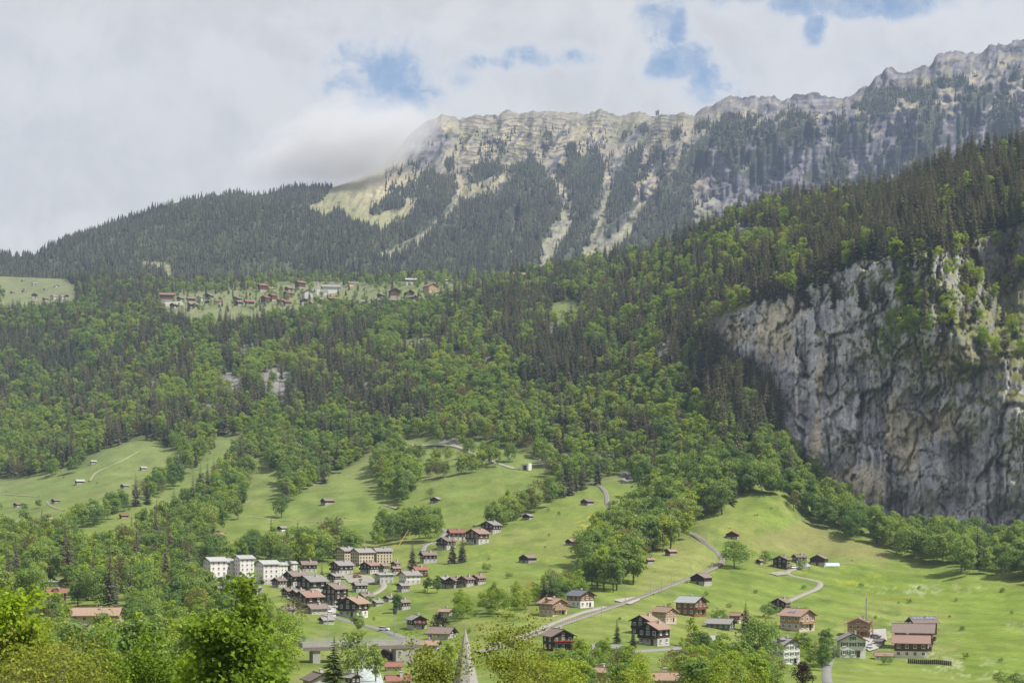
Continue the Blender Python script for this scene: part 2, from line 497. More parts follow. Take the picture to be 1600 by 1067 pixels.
def ground_mat(name, fine_scale, bump, bdist, amount=0.35):
    """colour comes from the survey's ground cover (attribute col); nodes add the fine mottling and relief"""
    m, nt, out = new_mat(name)
    b = N(nt, 'ShaderNodeBsdfPrincipled', i_Roughness=0.95); b.inputs['Specular IOR Level'].default_value = 0.1
    at_ = N(nt, 'ShaderNodeAttribute', attribute_name='col')
    geo = N(nt, 'ShaderNodeNewGeometry')
    n1 = N(nt, 'ShaderNodeTexNoise', i_Scale=fine_scale, i_Detail=8.0, i_Roughness=0.7); nt.links.new(geo.outputs['Position'], n1.inputs['Vector'])
    n2 = N(nt, 'ShaderNodeTexNoise', i_Scale=fine_scale * 0.12, i_Detail=5.0, i_Roughness=0.6); nt.links.new(geo.outputs['Position'], n2.inputs['Vector'])
    n3 = N(nt, 'ShaderNodeTexNoise', i_Scale=fine_scale * 4.5, i_Detail=4.0, i_Roughness=0.7); nt.links.new(geo.outputs['Position'], n3.inputs['Vector'])
    f = math_n(nt, 'MULTIPLY', map_r(nt, n3.outputs['Fac'], 0.25, 0.75, 1 - amount * .8, 1 + amount * .8, False), map_r(nt, n1.outputs['Fac'], 0.25, 0.75, 1 - amount, 1 + amount, False))
    f = math_n(nt, 'MULTIPLY', f, map_r(nt, n2.outputs['Fac'], 0.3, 0.7, 1 - amount * 0.6, 1 + amount * 0.6, False))
    c = N(nt, 'ShaderNodeVectorMath', operation='SCALE'); nt.links.new(at_.outputs['Color'], c.inputs[0]); nt.links.new(f, c.inputs['Scale'])
    nt.links.new(c.outputs[0], b.inputs['Base Color'])
    bp = N(nt, 'ShaderNodeBump', i_Strength=bump, i_Distance=bdist); nt.links.new(n1.outputs['Fac'], bp.inputs['Height'])
    nt.links.new(bp.outputs[0], b.inputs['Normal'])
    nt.links.new(b.outputs[0], out.inputs['Surface'])
    return m


M_LAND = ground_mat('land_cover', 0.35, 0.6, 0.6, 0.27)
M_CLIFF = ground_mat('limestone', 0.22, 0.9, 2.2, 0.38)
M_RANGE = ground_mat('alpine_slope', 0.06, 0.7, 5.0, 0.30)

# ------------------------------------------------------------------ near land: meadows, forest floor, rock wall
cols = np.concatenate([np.arange(-450, -60, 15.0), np.arange(-60, 1084, 5.0), np.arange(1084, 1660, 2.0), np.arange(1660, 2101, 12.0)])
R = 285
rows = np.linspace(0, 1, R)
nr = 5 + R + 3
VX = np.zeros((len(cols), nr)); VD = np.zeros_like(VX); VP = np.zeros_like(VX)
skyn = np.interp(cols, GX, SKY_N)
for i, px in enumerate(cols):
    gi = int(np.clip(round((px - GX[0]) / 3), 0, len(GX) - 1))
    pre = np.array([1820, 1500, 1278, 1180, 1130.0])
    VP[i, :5] = pre; VD[i, :5] = np.interp(pre, kp[::-1, gi], kd[::-1, gi])
    py = 1116 + (skyn[i] - 1116) * rows
    VP[i, 5:5 + R] = py; VD[i, 5:5 + R] = bil(DG, np.full(R, px), py)
    dl = VD[i, 5 + R - 1]; zl = (HOR - py[-1]) / F * dl
    for q, (dd, dz) in enumerate(((60, -8), (220, -90), (420, -260))):
        VD[i, 5 + R + q] = dl + dd; VP[i, 5 + R + q] = HOR - (zl + dz) * F / (dl + dd)
    VX[i] = px
cbn = np.interp(VX, GX, CB); ctn = np.interp(VX, GX, CT)
wall = sstep(1118, 1150, VX) * sstep(-2, 8, cbn - VP) * sstep(-14, 4, VP - ctn)
hf = np.clip((cbn - VP) / np.maximum(cbn - ctn, 1), 0, 1)          # 0 foot .. 1 rim
x_, y_ = VX, VP
rgt = sstep(1470, 1580, x_)
wx = x_ + (fbm(x_ / 30, y_ / 30, 3, 9) - 0.5) * 34; wy = y_ + (fbm(x_ / 26 + 9, y_ / 30, 3, 10) - 0.5) * 44
v1, e1 = slabs(wx, wy + wx * 0.25, 46, 92, 501)
v2, e2 = slabs(wx * 1.0 + wy * 0.10, wy, 15, 34, 511)
v3, e3 = slabs(wx, wy - wx * .3, 5.5, 9, 521)
disp = (fbm(x_ / 95, y_ / 120, 3, 3) - 0.5) * 44
calm = 1 - 0.55 * rgt * sstep(0.3, 0.5, hf)
disp += v1 * 16 + v2 * 6.5 * calm + v3 * 2.4 * calm
disp += sstep(0.10, 0.0, e1) * 4.0 + sstep(0.12, 0.0, e2) * 1.6
disp += (ridged(x_ / 9.0 + fbm(x_ / 30, y_ / 50, 2, 19) * 1.6, y_ / 110, 3, 14) - 0.5) * -5 * (1 - rgt)
disp += (ridged(x_ / 70 + y_ / 90, y_ / 26 - x_ / 200, 3, 15) - 0.5) * (5 + 2 * rgt)
for (ex, ey, rx, ry, a) in ((1422, 700, 30, 75, 12), (1500, 690, 55, 50, 14), (1490, 795, 30, 28, 12), (1262, 640, 10, 45, 14), (1335, 640, 16, 60, 8), (1560, 470, 26, 60, 18), (1445, 610, 50, 26, 9), (1260, 545, 9, 50, 9), (1195, 620, 20, 30, 10), (1575, 800, 30, 35, 14)):
    disp += a * np.exp(-ell(x_, y_, ex, ey, rx, ry) ** 2.4)
for (ex, ey, rx, ry, a) in ((1530, 560, 70, 45, 26), (1575, 650, 50, 45, 22), (1380, 500, 60, 45, 8), (1275, 600, 14, 80, 8), (1215, 520, 40, 50, 10), (1470, 520, 50, 30, 14)):
    disp -= a * np.exp(-ell(x_, y_, ex, ey, rx, ry) ** 2.2)
VD = VD + disp * wall
# steps in the forest where bare rock shows
OUTC = [(430, 600, 34, 34), (395, 555, 34, 22), (360, 600, 26, 26), (330, 640, 20, 16), (478, 690, 24, 22), (500, 722, 26, 12), (862, 517, 24, 12), (1042, 545, 14, 26), (872, 718, 36, 14), (935, 715, 30, 16), (762, 575, 7, 34),
        (570, 605, 5, 16), (245, 605, 22, 10), (118, 632, 16, 8), (1135, 515, 40, 26), (980, 745, 14, 8), (700, 690, 18, 7), (675, 640, 12, 5)]
outc = np.zeros_like(VX)
for (ex, ey, rx, ry) in OUTC:
    outc = np.maximum(outc, sstep(1.25, 0.6, ell(x_, y_, ex, ey, rx, ry) + (fbm(x_ / 9, y_ / 9, 3, 51) - 0.5) * 0.9))
VD = VD + outc * ((ridged(x_ / 12, y_ / 14, 3, 71) - 0.5) * 26)
XW = (VX - CX) / F * VD; ZW = (HOR - VP) / F * VD
P = np.stack([XW, VD, ZW], -1)
du = np.gradient(P, axis=0); dv = np.gradient(P, axis=1)
nrm = np.cross(du, dv); nrm /= np.linalg.norm(nrm, axis=-1, keepdims=True) + 1e-9
upn = np.abs(nrm[..., 2])
# --- ground cover colours (albedo)
def lerp(a, b, t): return a * (1 - t[..., None]) + np.array(b) * t[..., None]
C = np.zeros(P.shape) + np.array((0.137, 0.182, 0.037))
wn = fbm(XW / 60, VD / 60, 4, 91); wn2 = fbm(XW / 14, VD / 22, 4, 95)
C = lerp(C, (0.165, 0.190, 0.050), sstep(0.42, 0.68, wn))
C = lerp(C, (0.094, 0.140, 0.026), sstep(0.50, 0.68, wn2) * 0.8)
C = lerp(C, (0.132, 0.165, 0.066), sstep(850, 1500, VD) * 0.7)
C = lerp(C, (0.150, 0.160, 0.085), sstep(1750, 2200, VD) * 0.8)  # far meadows browner, with distance haze put into their colour
for poly, colr, amt in (
        ([(1000, 880), (1060, 862), (1085, 845), (1118, 868), (1115, 885), (1070, 905), (1000, 925), (975, 930), (985, 905)], (0.190, 0.205, 0.066), 0.75),      # mown strips by the railway
        ([(870, 985), (960, 945), (1010, 955), (1060, 940), (1030, 975), (980, 1000), (880, 1005)], (0.165, 0.205, 0.050), 0.6),
        ([(1230, 822), (1270, 818), (1330, 842), (1400, 868), (1380, 880), (1290, 868), (1220, 862), (1170, 850)], (0.185, 0.175, 0.070), 0.75),    # dry brownish meadow
        ([(1290, 1030), (1500, 1045), (1560, 1067), (1600, 1100), (1290, 1100)], (0.165, 0.200, 0.045), 0.6),
        ([(1310, 890), (1600, 915), (1600, 1067), (1500, 1067), (1500, 960), (1300, 930)], (0.124, 0.182, 0.023), 0.6)):
    mpoly = gsmooth(gsmooth(in_poly(poly, x_ + (wn2 - .5) * 26, y_ + (wn - .5) * 16).astype(float), 2, 0), 2, 1)
    C = lerp(C, colr, mpoly * amt)
speck = fbm(XW / 2.4, VD / 9.0, 3, 201)
flow = sstep(0.53, 0.72, speck) * sstep(0.45, 0.7, fbm(XW / 30, VD / 60, 3, 205)) * sstep(1290, 1420, x_) * sstep(905, 925, y_)
C = lerp(C, (0.30, 0.32, 0.18), flow * 0.75)                            # drifts of white blossom
flow = sstep(0.48, 0.7, speck) * sstep(1.2, 0.3, ell(x_, y_, 918, 816, 22, 16))
C = lerp(C, (0.36, 0.30, 0.02), flow)
flow = sstep(0.5, 0.7, speck) * np.maximum(sstep(1.2, 0.3, ell(x_, y_, 800, 868, 130, 14)), sstep(1.2, 0.3, ell(x_, y_, 1335, 905, 60, 12))) * sstep(0.5, 0.6, wn2)
C = lerp(C, (0.26, 0.26, 0.03), flow * 0.7)
mow = 0.5 + 0.5 * np.sin((VD * 0.9 + XW * 0.8) / 3.6 + wn * 9)
mow2 = 0.5 + 0.5 * np.sin((VD * 0.25 + XW * 1.1) / 3.0 + wn * 8)
C = C * (1 + (mow2[..., None] - 0.5) * 0.09 * sstep(0.55, 0.6, fbm(XW / 110, VD / 140, 2, 97))[..., None])
path_ = sstep(0.035, 0.0, np.abs(fbm(XW / 45, VD / 60, 3, 99) - 0.5)) * sstep(0.45, 0.6, fbm(XW / 70, VD / 70, 2, 98)); C = lerp(C, (0.185, 0.180, 0.085), path_ * 0.5)
C = C * (1 + (mow[..., None] - 0.5) * 0.20 * sstep(600, 900, x_)[..., None] * sstep(860, 880, y_)[..., None])
# earth showing on the slopes under the woods
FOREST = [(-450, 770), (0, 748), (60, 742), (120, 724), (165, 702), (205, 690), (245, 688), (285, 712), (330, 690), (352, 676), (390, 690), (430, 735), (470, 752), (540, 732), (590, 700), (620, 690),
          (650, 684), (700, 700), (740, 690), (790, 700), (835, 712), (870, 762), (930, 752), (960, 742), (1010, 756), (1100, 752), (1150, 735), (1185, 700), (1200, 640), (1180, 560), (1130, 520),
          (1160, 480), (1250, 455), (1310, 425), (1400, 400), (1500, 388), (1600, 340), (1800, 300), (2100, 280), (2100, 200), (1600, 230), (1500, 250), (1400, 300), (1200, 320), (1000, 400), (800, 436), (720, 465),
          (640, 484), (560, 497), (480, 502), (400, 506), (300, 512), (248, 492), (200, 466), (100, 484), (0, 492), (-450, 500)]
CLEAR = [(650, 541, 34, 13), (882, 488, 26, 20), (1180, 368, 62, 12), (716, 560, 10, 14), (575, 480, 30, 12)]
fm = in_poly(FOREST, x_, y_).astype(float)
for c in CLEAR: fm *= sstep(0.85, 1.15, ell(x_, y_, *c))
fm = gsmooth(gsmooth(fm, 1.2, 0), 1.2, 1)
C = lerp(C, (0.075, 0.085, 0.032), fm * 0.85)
rock = np.stack([0.185 + 0 * VX, 0.178 + 0 * VX, 0.168 + 0 * VX], -1)
C = C * (1 - outc[..., None]) + rock * outc[..., None] * (0.7 + 0.6 * vnoise(x_ / 5, y_ / 4, 301))[..., None]
# limestone wall
tone = fbm(x_ / 22, y_ / 60, 4, 311) * 0.62 + 0.19 + (_hash(np.floor(v2 * 999), np.floor(v1 * 999), 5) - .5) * 0 + v2 * 0.16 + v3 * 0.10 + (fbm(x_ / 3, y_ / 4, 2, 313) - .5) * .25
RC = np.stack([0.455 + 0.44 * (tone - 0.5), 0.450 + 0.43 * (tone - 0.5), 0.478 + 0.40 * (tone - 0.5)], -1)
streak = fbm(x_ / 5.0 + fbm(x_ / 20, y_ / 40, 2, 321) * 2, y_ / 120, 3, 323)
RC = lerp(RC, (0.13, 0.13, 0.145), sstep(0.54, 0.68, streak) * 0.72 * sstep(0.98, 0.8, hf))
RC = lerp(RC, (0.58, 0.56, 0.53), sstep(0.55, 0.70, fbm(x_ / 6 + 40, y_ / 90, 3, 327)) * 0.55)
och = np.zeros_like(VX)
for (ex, ey, rx, ry) in ((1212, 515, 34, 50), (1418, 695, 20, 60), (1235, 480, 22, 30), (1392, 660, 12, 60), (1140, 520, 30, 28), (1283, 590, 9, 40), (1470, 660, 40, 30), (1330, 760, 60, 40), (1500, 560, 60, 30), (1275, 690, 10, 60)):
    och = np.maximum(och, sstep(1.3, 0.4, ell(x_, y_, ex, ey, rx, ry) + (fbm(x_ / 10, y_ / 22, 3, 331) - 0.5) * 1.1))
RC = lerp(RC, (0.58, 0.50, 0.375), och * 0.85)
RC = lerp(RC, (0.235, 0.222, 0.20), rgt * sstep(0.35, 0.65, hf) * 0.6)
RC = RC * (1 - 0.42 * sstep(1435, 1490, x_) * sstep(620, 560, y_))[..., None]          # rock above the grassy steps darkened in its colour to temper the sunlit strip
RC = RC * (1 - 0.35 * sstep(0.10, 0.0, e2) - 0.25 * sstep(0.12, 0.0, e3))[..., None]          # dark cracks
rg2 = sstep(1435, 1490, x_) * sstep(620, 560, y_)
moss = sstep(0.62 - 0.20 * rg2, 0.76 - 0.20 * rg2, upn + (fbm(x_ / 7, y_ / 5, 4, 341) - 0.5) * 0.6) * sstep(0.3, 0.5, hf)
RC = lerp(RC, (0.155, 0.165, 0.050), np.clip(moss, 0, 1) * 0.9)
for (ex, ey, rx, ry) in ((1565, 622, 42, 14), (1500, 575, 60, 12), (1405, 545, 70, 24), (1310, 695, 20, 14), (1330, 690, 16, 12), (1590, 690, 16, 40), (1510, 680, 14, 20), (1430, 470, 60, 50), (1540, 500, 40, 12), (1588, 735, 16, 20)):
    k = sstep(1.25, 0.5, ell(x_, y_, ex, ey, rx, ry) + (fbm(x_ / 6, y_ / 4, 4, 351) - 0.5) * 2.6)
    RC = lerp(RC, (0.165, 0.165, 0.060), k * sstep(0.25, 0.5, upn + (fbm(x_ / 4, y_ / 3, 3, 353) - 0.5) * 0.8) * 0.9)
RC = lerp(RC, (0.14, 0.10, 0.085), sstep(1.2, 0.5, ell(x_, y_, 1252, 715, 9, 16)) * 0.9)
C = C * (1 - wall[..., None]) + RC * wall[..., None]

nc = len(cols)


def wall_at(px, py):
    """the rock surface itself (with its blocks and ledges) seen at a photo pixel"""
    i = int(np.clip(np.searchsorted(cols, px), 0, nc - 1))
    d = float(np.interp(py, VP[i, 5:5 + R][::-1], VD[i, 5:5 + R][::-1])) - 0.8
    return Vector(((px - CX) / F * d, d, (HOR - py) / F * d))


idx = np.arange(nc * nr).reshape(nc, nr)
quads = np.stack([idx[:-1, :-1], idx[1:, :-1], idx[1:, 1:], idx[:-1, 1:]], -1).reshape(-1, 4)
wq = wall.reshape(-1)[quads].mean(1) > 0.5
for nm, sel, mat in (('hillside_terrain', ~wq, M_LAND), ('cliff', wq, M_CLIFF)):
    q = quads[sel]; used, inv = np.unique(q, return_inverse=True)
    me = np_mesh(nm, P.reshape(-1, 3)[used], inv.reshape(q.shape), [mat], smooth=True)
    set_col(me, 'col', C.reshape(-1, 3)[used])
    tag(link(bpy.data.objects.new(nm, me)), kind='structure')

# ------------------------------------------------------------------ far range
FW = np.stack([(FPX - CX) / F * FDG, FDG, (HOR - FPY) / F * FDG], -1)
du = np.gradient(FW, axis=0); dv = np.gradient(FW, axis=1)
fn = np.cross(du, dv); fn /= np.linalg.norm(fn, axis=-1, keepdims=True) + 1e-9
fup = np.abs(fn[..., 2])
FPOLY = [
    [(-450, 470), (-450, 430), (0, 396), (50, 394), (120, 364), (200, 334), (270, 310), (370, 294), (440, 284), (480, 284), (528, 288), (505, 306), (478, 328), (540, 345), (598, 360), (640, 335), (668, 300),
     (685, 276), (700, 282), (718, 290), (714, 316), (690, 345), (655, 375), (600, 400), (600, 470)],
    [(600, 470), (600, 405), (665, 373), (712, 322), (726, 318), (745, 312), (775, 303), (790, 286), (800, 262), (830, 246), (846, 262), (866, 290), (880, 315), (884, 345), (866, 368), (845, 396), (832, 425), (760, 450)],
    [(874, 262), (890, 244), (935, 234), (944, 256), (938, 290), (938, 330), (928, 366), (902, 412), (880, 430), (852, 425), (880, 380), (896, 350), (892, 318)],
    [(952, 300), (966, 262), (978, 238), (1000, 230), (1004, 258), (984, 300), (1006, 304), (976, 345), (948, 385), (912, 428), (914, 415), (940, 380), (950, 335)],
    [(1000, 334), (1040, 276), (1066, 240), (1090, 214), (1104, 214), (1112, 262), (1080, 290), (1078, 340), (1090, 368), (1040, 410), (980, 430), (925, 440), (985, 368)],
    [(1196, 180), (1196, 182), (1100, 232), (1112, 200), (1130, 188), (1160, 194)]]
FELL = [(1150, 212, 48, 24), (1240, 205, 34, 32), (1212, 232, 20, 40), (1305, 205, 22, 26), (1345, 205, 18, 26), (1372, 168, 30, 24), (1440, 150, 34, 12), (1452, 215, 24, 66), (1522, 166, 22, 36), (1508, 200, 18, 40), (1570, 192, 26, 42),
        (1590, 118, 14, 14), (1492, 132, 34, 9), (1392, 150, 24, 16), (1150, 250, 20, 26), (1180, 262, 22, 26), (1310, 268, 20, 32), (1270, 268, 12, 20), (1390, 270, 14, 30), (1560, 160, 14, 14), (1200, 205, 16, 20), (1415, 250, 16, 40), (1360, 280, 20, 20),
        (612, 318, 18, 12), (640, 300, 22, 9), (668, 280, 16, 10), (590, 330, 12, 6), (530, 338, 12, 8), (700, 258, 8, 14), (712, 285, 10, 10), (760, 268, 30, 14), (740, 282, 22, 8), (976, 226, 6, 16), (1005, 205, 10, 8), (860, 215, 8, 10),
        (890, 232, 12, 5), (1060, 215, 10, 10), (1030, 255, 10, 24), (1100, 195, 12, 8), (470, 300, 30, 10)]
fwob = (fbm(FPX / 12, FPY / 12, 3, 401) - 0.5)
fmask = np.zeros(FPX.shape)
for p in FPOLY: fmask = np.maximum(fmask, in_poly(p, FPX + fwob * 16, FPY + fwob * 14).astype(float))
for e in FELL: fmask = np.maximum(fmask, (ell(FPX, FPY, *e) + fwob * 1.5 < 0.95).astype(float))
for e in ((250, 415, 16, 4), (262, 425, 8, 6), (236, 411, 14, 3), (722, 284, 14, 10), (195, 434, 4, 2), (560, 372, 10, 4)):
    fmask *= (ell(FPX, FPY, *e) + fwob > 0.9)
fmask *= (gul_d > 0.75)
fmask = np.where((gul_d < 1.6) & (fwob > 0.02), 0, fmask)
GC = np.zeros(FW.shape) + np.array((0.270, 0.240, 0.160))
GC = lerp(GC, (0.190, 0.182, 0.105), sstep(0.4, 0.7, fbm(FPX / 40, FPY / 30, 3, 411)))
GC = lerp(GC, (0.175, 0.185, 0.092), sstep(300, 350, FPY) * 0.8)
rk = sstep(0.58, 0.42, fup + (fbm(FPX / 8, FPY / 7, 3, 415) - 0.5) * 0.3)
rk = np.maximum(rk * sstep(600, 700, FPX), 0)
rk = np.maximum(rk, right * sstep(0.40, 0.55, fbm(FPX / 30, FPY / 20, 3, 421) + 0.18 * sstep(205, 240, FPY) - 0.2 * sstep(190, 165, FPY)))
rib = sstep(0.60, 0.74, ridged(lean / 21, FPY / 75, 3, 25) + (fbm(FPX / 6, FPY / 5, 3, 427) - .5) * .3)
rk = np.maximum(rk, rib * (0.35 + 0.5 * right) * sstep(600, 680, FPX) * sstep(300, 270, FPY))
topb = sstep(0.90, 0.985, np.broadcast_to(fs[None, :], FPX.shape) + (fbm(FPX / 16, FPY / 9, 3, 425) - 0.5) * 0.16) * sstep(630, 700, FPX)
rk = np.maximum(rk, topb * (0.45 + 0.5 * right))
rk = np.maximum(rk, sstep(1.2, 0.6, ell(FPX, FPY, 660, 225, 46, 42) + fwob) * 0.9)  # shoulder facing left: its grey shade is put in as rock colour
rk = np.maximum(rk, sstep(1.2, 0.7, ell(FPX, FPY, 1190, 265, 110, 46) + fwob) * 0.85)
band = vnoise(FPX / 90, FPY / 3.2 + FPX * 0.01, 431)
ROCK = np.stack([0.105 + 0.11 * (band - 0.5), 0.100 + 0.105 * (band - 0.5), 0.116 + 0.10 * (band - 0.5)], -1)
ROCK = ROCK * (0.72 + 0.56 * (fv2 + .5) * 1.0)[..., None] * (1 - 0.4 * sstep(0.12, 0.0, fe2))[..., None]
ROCK = lerp(ROCK, (0.20, 0.19, 0.18), sstep(0.55, 0.72, fbm(FPX / 7, FPY / 8, 4, 435)) * 0.6)
FC_ = GC * (1 - rk[..., None]) + ROCK * rk[..., None]
FC_ = lerp(FC_, (0.225, 0.21, 0.175), np.exp(-(gul_d * 0.9) ** 2) * sstep(300, 380, FPY) * 0.7)
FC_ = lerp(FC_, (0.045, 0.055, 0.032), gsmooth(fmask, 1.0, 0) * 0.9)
nX, nR = FPX.shape
back = []
lastp = FW[:, -1]
for dd, dz in ((90, -60), (500, -420)):
    b = lastp.copy(); b[:, 1] += dd; b[:, 0] *= (lastp[:, 1] + dd) / lastp[:, 1]; b[:, 2] += dz; back.append(b)
FW2 = np.concatenate([FW] + [b[:, None] for b in back], 1); FC2 = np.concatenate([FC_, FC_[:, -1:], FC_[:, -1:]], 1)
idx = np.arange(nX * (nR + 2)).reshape(nX, nR + 2)
quads = np.stack([idx[:-1, :-1], idx[1:, :-1], idx[1:, 1:], idx[:-1, 1:]], -1).reshape(-1, 4)
me = np_mesh('mountain', FW2.reshape(-1, 3), quads, [M_RANGE], smooth=True)
set_col(me, 'col', FC2.reshape(-1, 3))
tag(link(bpy.data.objects.new('mountain', me)), kind='structure')

# ------------------------------------------------------------------ vegetation
def leaf_mat(name, cols, transl=0.3, var=0.35, patch=0.004):
    """cols: three greens chosen per tree; small per-leaf and regional variation"""
    m, nt, out = new_mat(name)
    oi = N(nt, 'ShaderNodeObjectInfo'); geo = N(nt, 'ShaderNodeNewGeometry')
    rg = N(nt, 'ShaderNodeTexNoise', i_Scale=patch, i_Detail=3.0); nt.links.new(geo.outputs['Position'], rg.inputs['Vector'])
    t = math_n(nt, 'ADD', math_n(nt, 'MULTIPLY', oi.outputs['Random'], 0.75), math_n(nt, 'MULTIPLY', math_n(nt, 'SUBTRACT', rg.outputs['Fac'], 0.37), 1.0), clamp=True)
    cr = N(nt, 'ShaderNodeValToRGB')
    e = cr.color_ramp.elements
    e[0].position, e[0].color = 0.0, (*cols[0], 1)
    e[1].position, e[1].color = 1.0, (*cols[-1], 1)
    for k, c in enumerate(cols[1:-1]):
        el = e.new((k + 1) / (len(cols) - 1)); el.color = (*c, 1)
    nt.links.new(t, cr.inputs[0])
    f = map_r(nt, geo.outputs['Random Per Island'], 0, 1, 1 - var, 1 + var, False)
    c = N(nt, 'ShaderNodeVectorMath', operation='SCALE'); nt.links.new(cr.outputs[0], c.inputs[0]); nt.links.new(f, c.inputs['Scale'])
    d = N(nt, 'ShaderNodeBsdfDiffuse'); nt.links.new(c.outputs[0], d.inputs['Color'])
    if transl > 0:
        tr = N(nt, 'ShaderNodeBsdfTranslucent')
        c2 = mix_c(nt, 1.0, c.outputs[0], (1.25, 1.15, 0.55), 'MULTIPLY'); nt.links.new(c2, tr.inputs['Color'])
        mx = N(nt, 'ShaderNodeMixShader'); mx.inputs[0].default_value = transl
        nt.links.new(d.outputs[0], mx.inputs[1]); nt.links.new(tr.outputs[0], mx.inputs[2])
        nt.links.new(mx.outputs[0], out.inputs['Surface'])
    else:
        nt.links.new(d.outputs[0], out.inputs['Surface'])
    return m


L_BROAD = leaf_mat('broadleaf_foliage', [(0.105, 0.175, 0.058), (0.160, 0.245, 0.070), (0.220, 0.310, 0.075), (0.275, 0.335, 0.085)], transl=0.45)
L_FRESH = leaf_mat('fresh_spring_foliage', [(0.190, 0.290, 0.045), (0.250, 0.345, 0.050), (0.310, 0.375, 0.060)], transl=0.45)
L_SPRUCE = leaf_mat('spruce_needles', [(0.050, 0.070, 0.042), (0.086, 0.094, 0.056), (0.135, 0.120, 0.076), (0.092, 0.115, 0.060)], transl=0.2, var=0.4)
L_FAR = leaf_mat('far_spruce_needles', [(0.024, 0.028, 0.021), (0.038, 0.041, 0.029), (0.056, 0.057, 0.038), (0.076, 0.082, 0.042)], transl=0.0, var=0.35, patch=0.006)
L_COPPER = leaf_mat('copper_foliage', [(0.026, 0.014, 0.018), (0.036, 0.018, 0.022)], transl=0.2)
L_RUST = leaf_mat('budding_foliage', [(0.12, 0.115, 0.055), (0.16, 0.13, 0.06)], transl=0.3)
L_OLIVE = leaf_mat('young_olive_foliage', [(0.165, 0.200, 0.032), (0.215, 0.240, 0.040), (0.200, 0.240, 0.050)], transl=0.4, var=0.4)
L_YELLOW = leaf_mat('yellow_blossom', [(0.42, 0.33, 0.02), (0.50, 0.40, 0.03)], transl=0.3)
M_BARK = simple('bark', (0.095, 0.078, 0.060), 0.9, 0.3, 2.0, 0.6, 8.0)
M_TWIG = simple('pale_twig_bark', (0.24, 0.21, 0.17), 0.9, 0.3, 2.0)
M_DARKBARK = simple('dark_bark', (0.055, 0.045, 0.036), 0.9, 0.3, 2.0, 0.6, 8.0)


def quads_at(rng, C, Nn, size, fold=0.25, aspect=0.75):
    """leaf-clump quads at centres C, roughly facing Nn"""
    n = len(C)
    Nn = Nn / (np.linalg.norm(Nn, axis=1, keepdims=True) + 1e-9)
    r = rng.normal(size=(n, 3))
    t = np.cross(Nn, r); t /= np.linalg.norm(t, axis=1, keepdims=True) + 1e-9
    b = np.cross(Nn, t)
    s = (size if np.ndim(size) else np.full(n, size)) * rng.uniform(0.65, 1.35, n)
    s = s[:, None]
    V = np.stack([C - t * s * 0.5, C - b * s * 0.5 * aspect + Nn * s * fold * 0.3, C + t * s * 0.5 + Nn * s * 0.1, C + b * s * 0.5 * aspect - Nn * s * fold * 0.5], 1)
    Q = np.arange(n * 4).reshape(n, 4)
    return V.reshape(-1, 3), Q


def broadleaf_mesh(seed, H=15.0, shape='round', nq=2600, leaf=0.62, mat=None, sparse=0.0):
    rng = np.random.default_rng(seed)
    if shape == 'round': rxy, rz, cz = 0.40 * H, 0.46 * H, 0.52 * H
    elif shape == 'tall': rxy, rz, cz = 0.275 * H, 0.49 * H, 0.51 * H
    elif shape == 'wide': rxy, rz, cz = 0.50 * H, 0.43 * H, 0.53 * H
    else: rxy, rz, cz = 0.55 * H, 0.46 * H, 0.44 * H           # bush
    nb = 34
    d = rng.normal(size=(nb, 3)); d /= np.linalg.norm(d, axis=1, keepdims=True)
    d[:, 2] = np.where(d[:, 2] < -0.93, -d[:, 2], d[:, 2])
    rad = rng.uniform(0.45, 0.86, nb)[:, None]
    B = d * rad * np.array([rxy, rxy, rz]) * rng.uniform(0.88, 1.12, (nb, 1)) + np.array([0, 0, cz])
    br = rng.uniform(0.24, 0.42, nb) * min(rxy, rz)
    per = np.maximum((nq * br ** 2 / (br ** 2).sum()).astype(int), 8)
    Cs, Ns = [], []
    for k in range(nb):
        q = rng.normal(size=(per[k], 3)); q /= np.linalg.norm(q, axis=1, keepdims=True)
        q[:, 2] = np.where((q[:, 2] < -0.3) & (rng.random(per[k]) < 0.7), -q[:, 2], q[:, 2])
        rr = br[k] * rng.uniform(0.72, 1.08, (per[k], 1))
        Cs.append(B[k] + q * rr * np.array([1.0, 1.0, 0.82])); Ns.append(q + rng.normal(size=q.shape) * 0.38 + np.array([0, 0, 0.40]))
    Cc, Nn = np.concatenate(Cs), np.concatenate(Ns)
    V, Q = quads_at(rng, Cc, Nn, leaf * H / 15.0)
    return np_mesh('broadleaf_crown', V, Q, [mat or L_BROAD])


def trunk_mesh(seed, H, r, top=0.7, limbs=5, mat=None):
    rng = random.Random(seed); mb = MB()
    p = Vector((0, 0, -0.6)); segs = 4
    for i in range(segs):
        q = Vector((rng.uniform(-.02, .02) * H, rng.uniform(-.02, .02) * H, H * top * (i + 1) / segs))
        mb.tube(p, q, r * (1 - i / segs * 0.75), r * (1 - (i + 1) / segs * 0.75), 6)
        if i >= 1:
            for k in range(limbs // 2 + 1):
                a = rng.uniform(0, 6.28); L = H * rng.uniform(0.14, 0.24)
                mb.tube(q, q + Vector((math.cos(a) * L, math.sin(a) * L, L * rng.uniform(.5, 1.1))), r * 0.4, r * 0.1, 5)
        p = q
    return mb.mesh('trunk', mat or M_BARK)


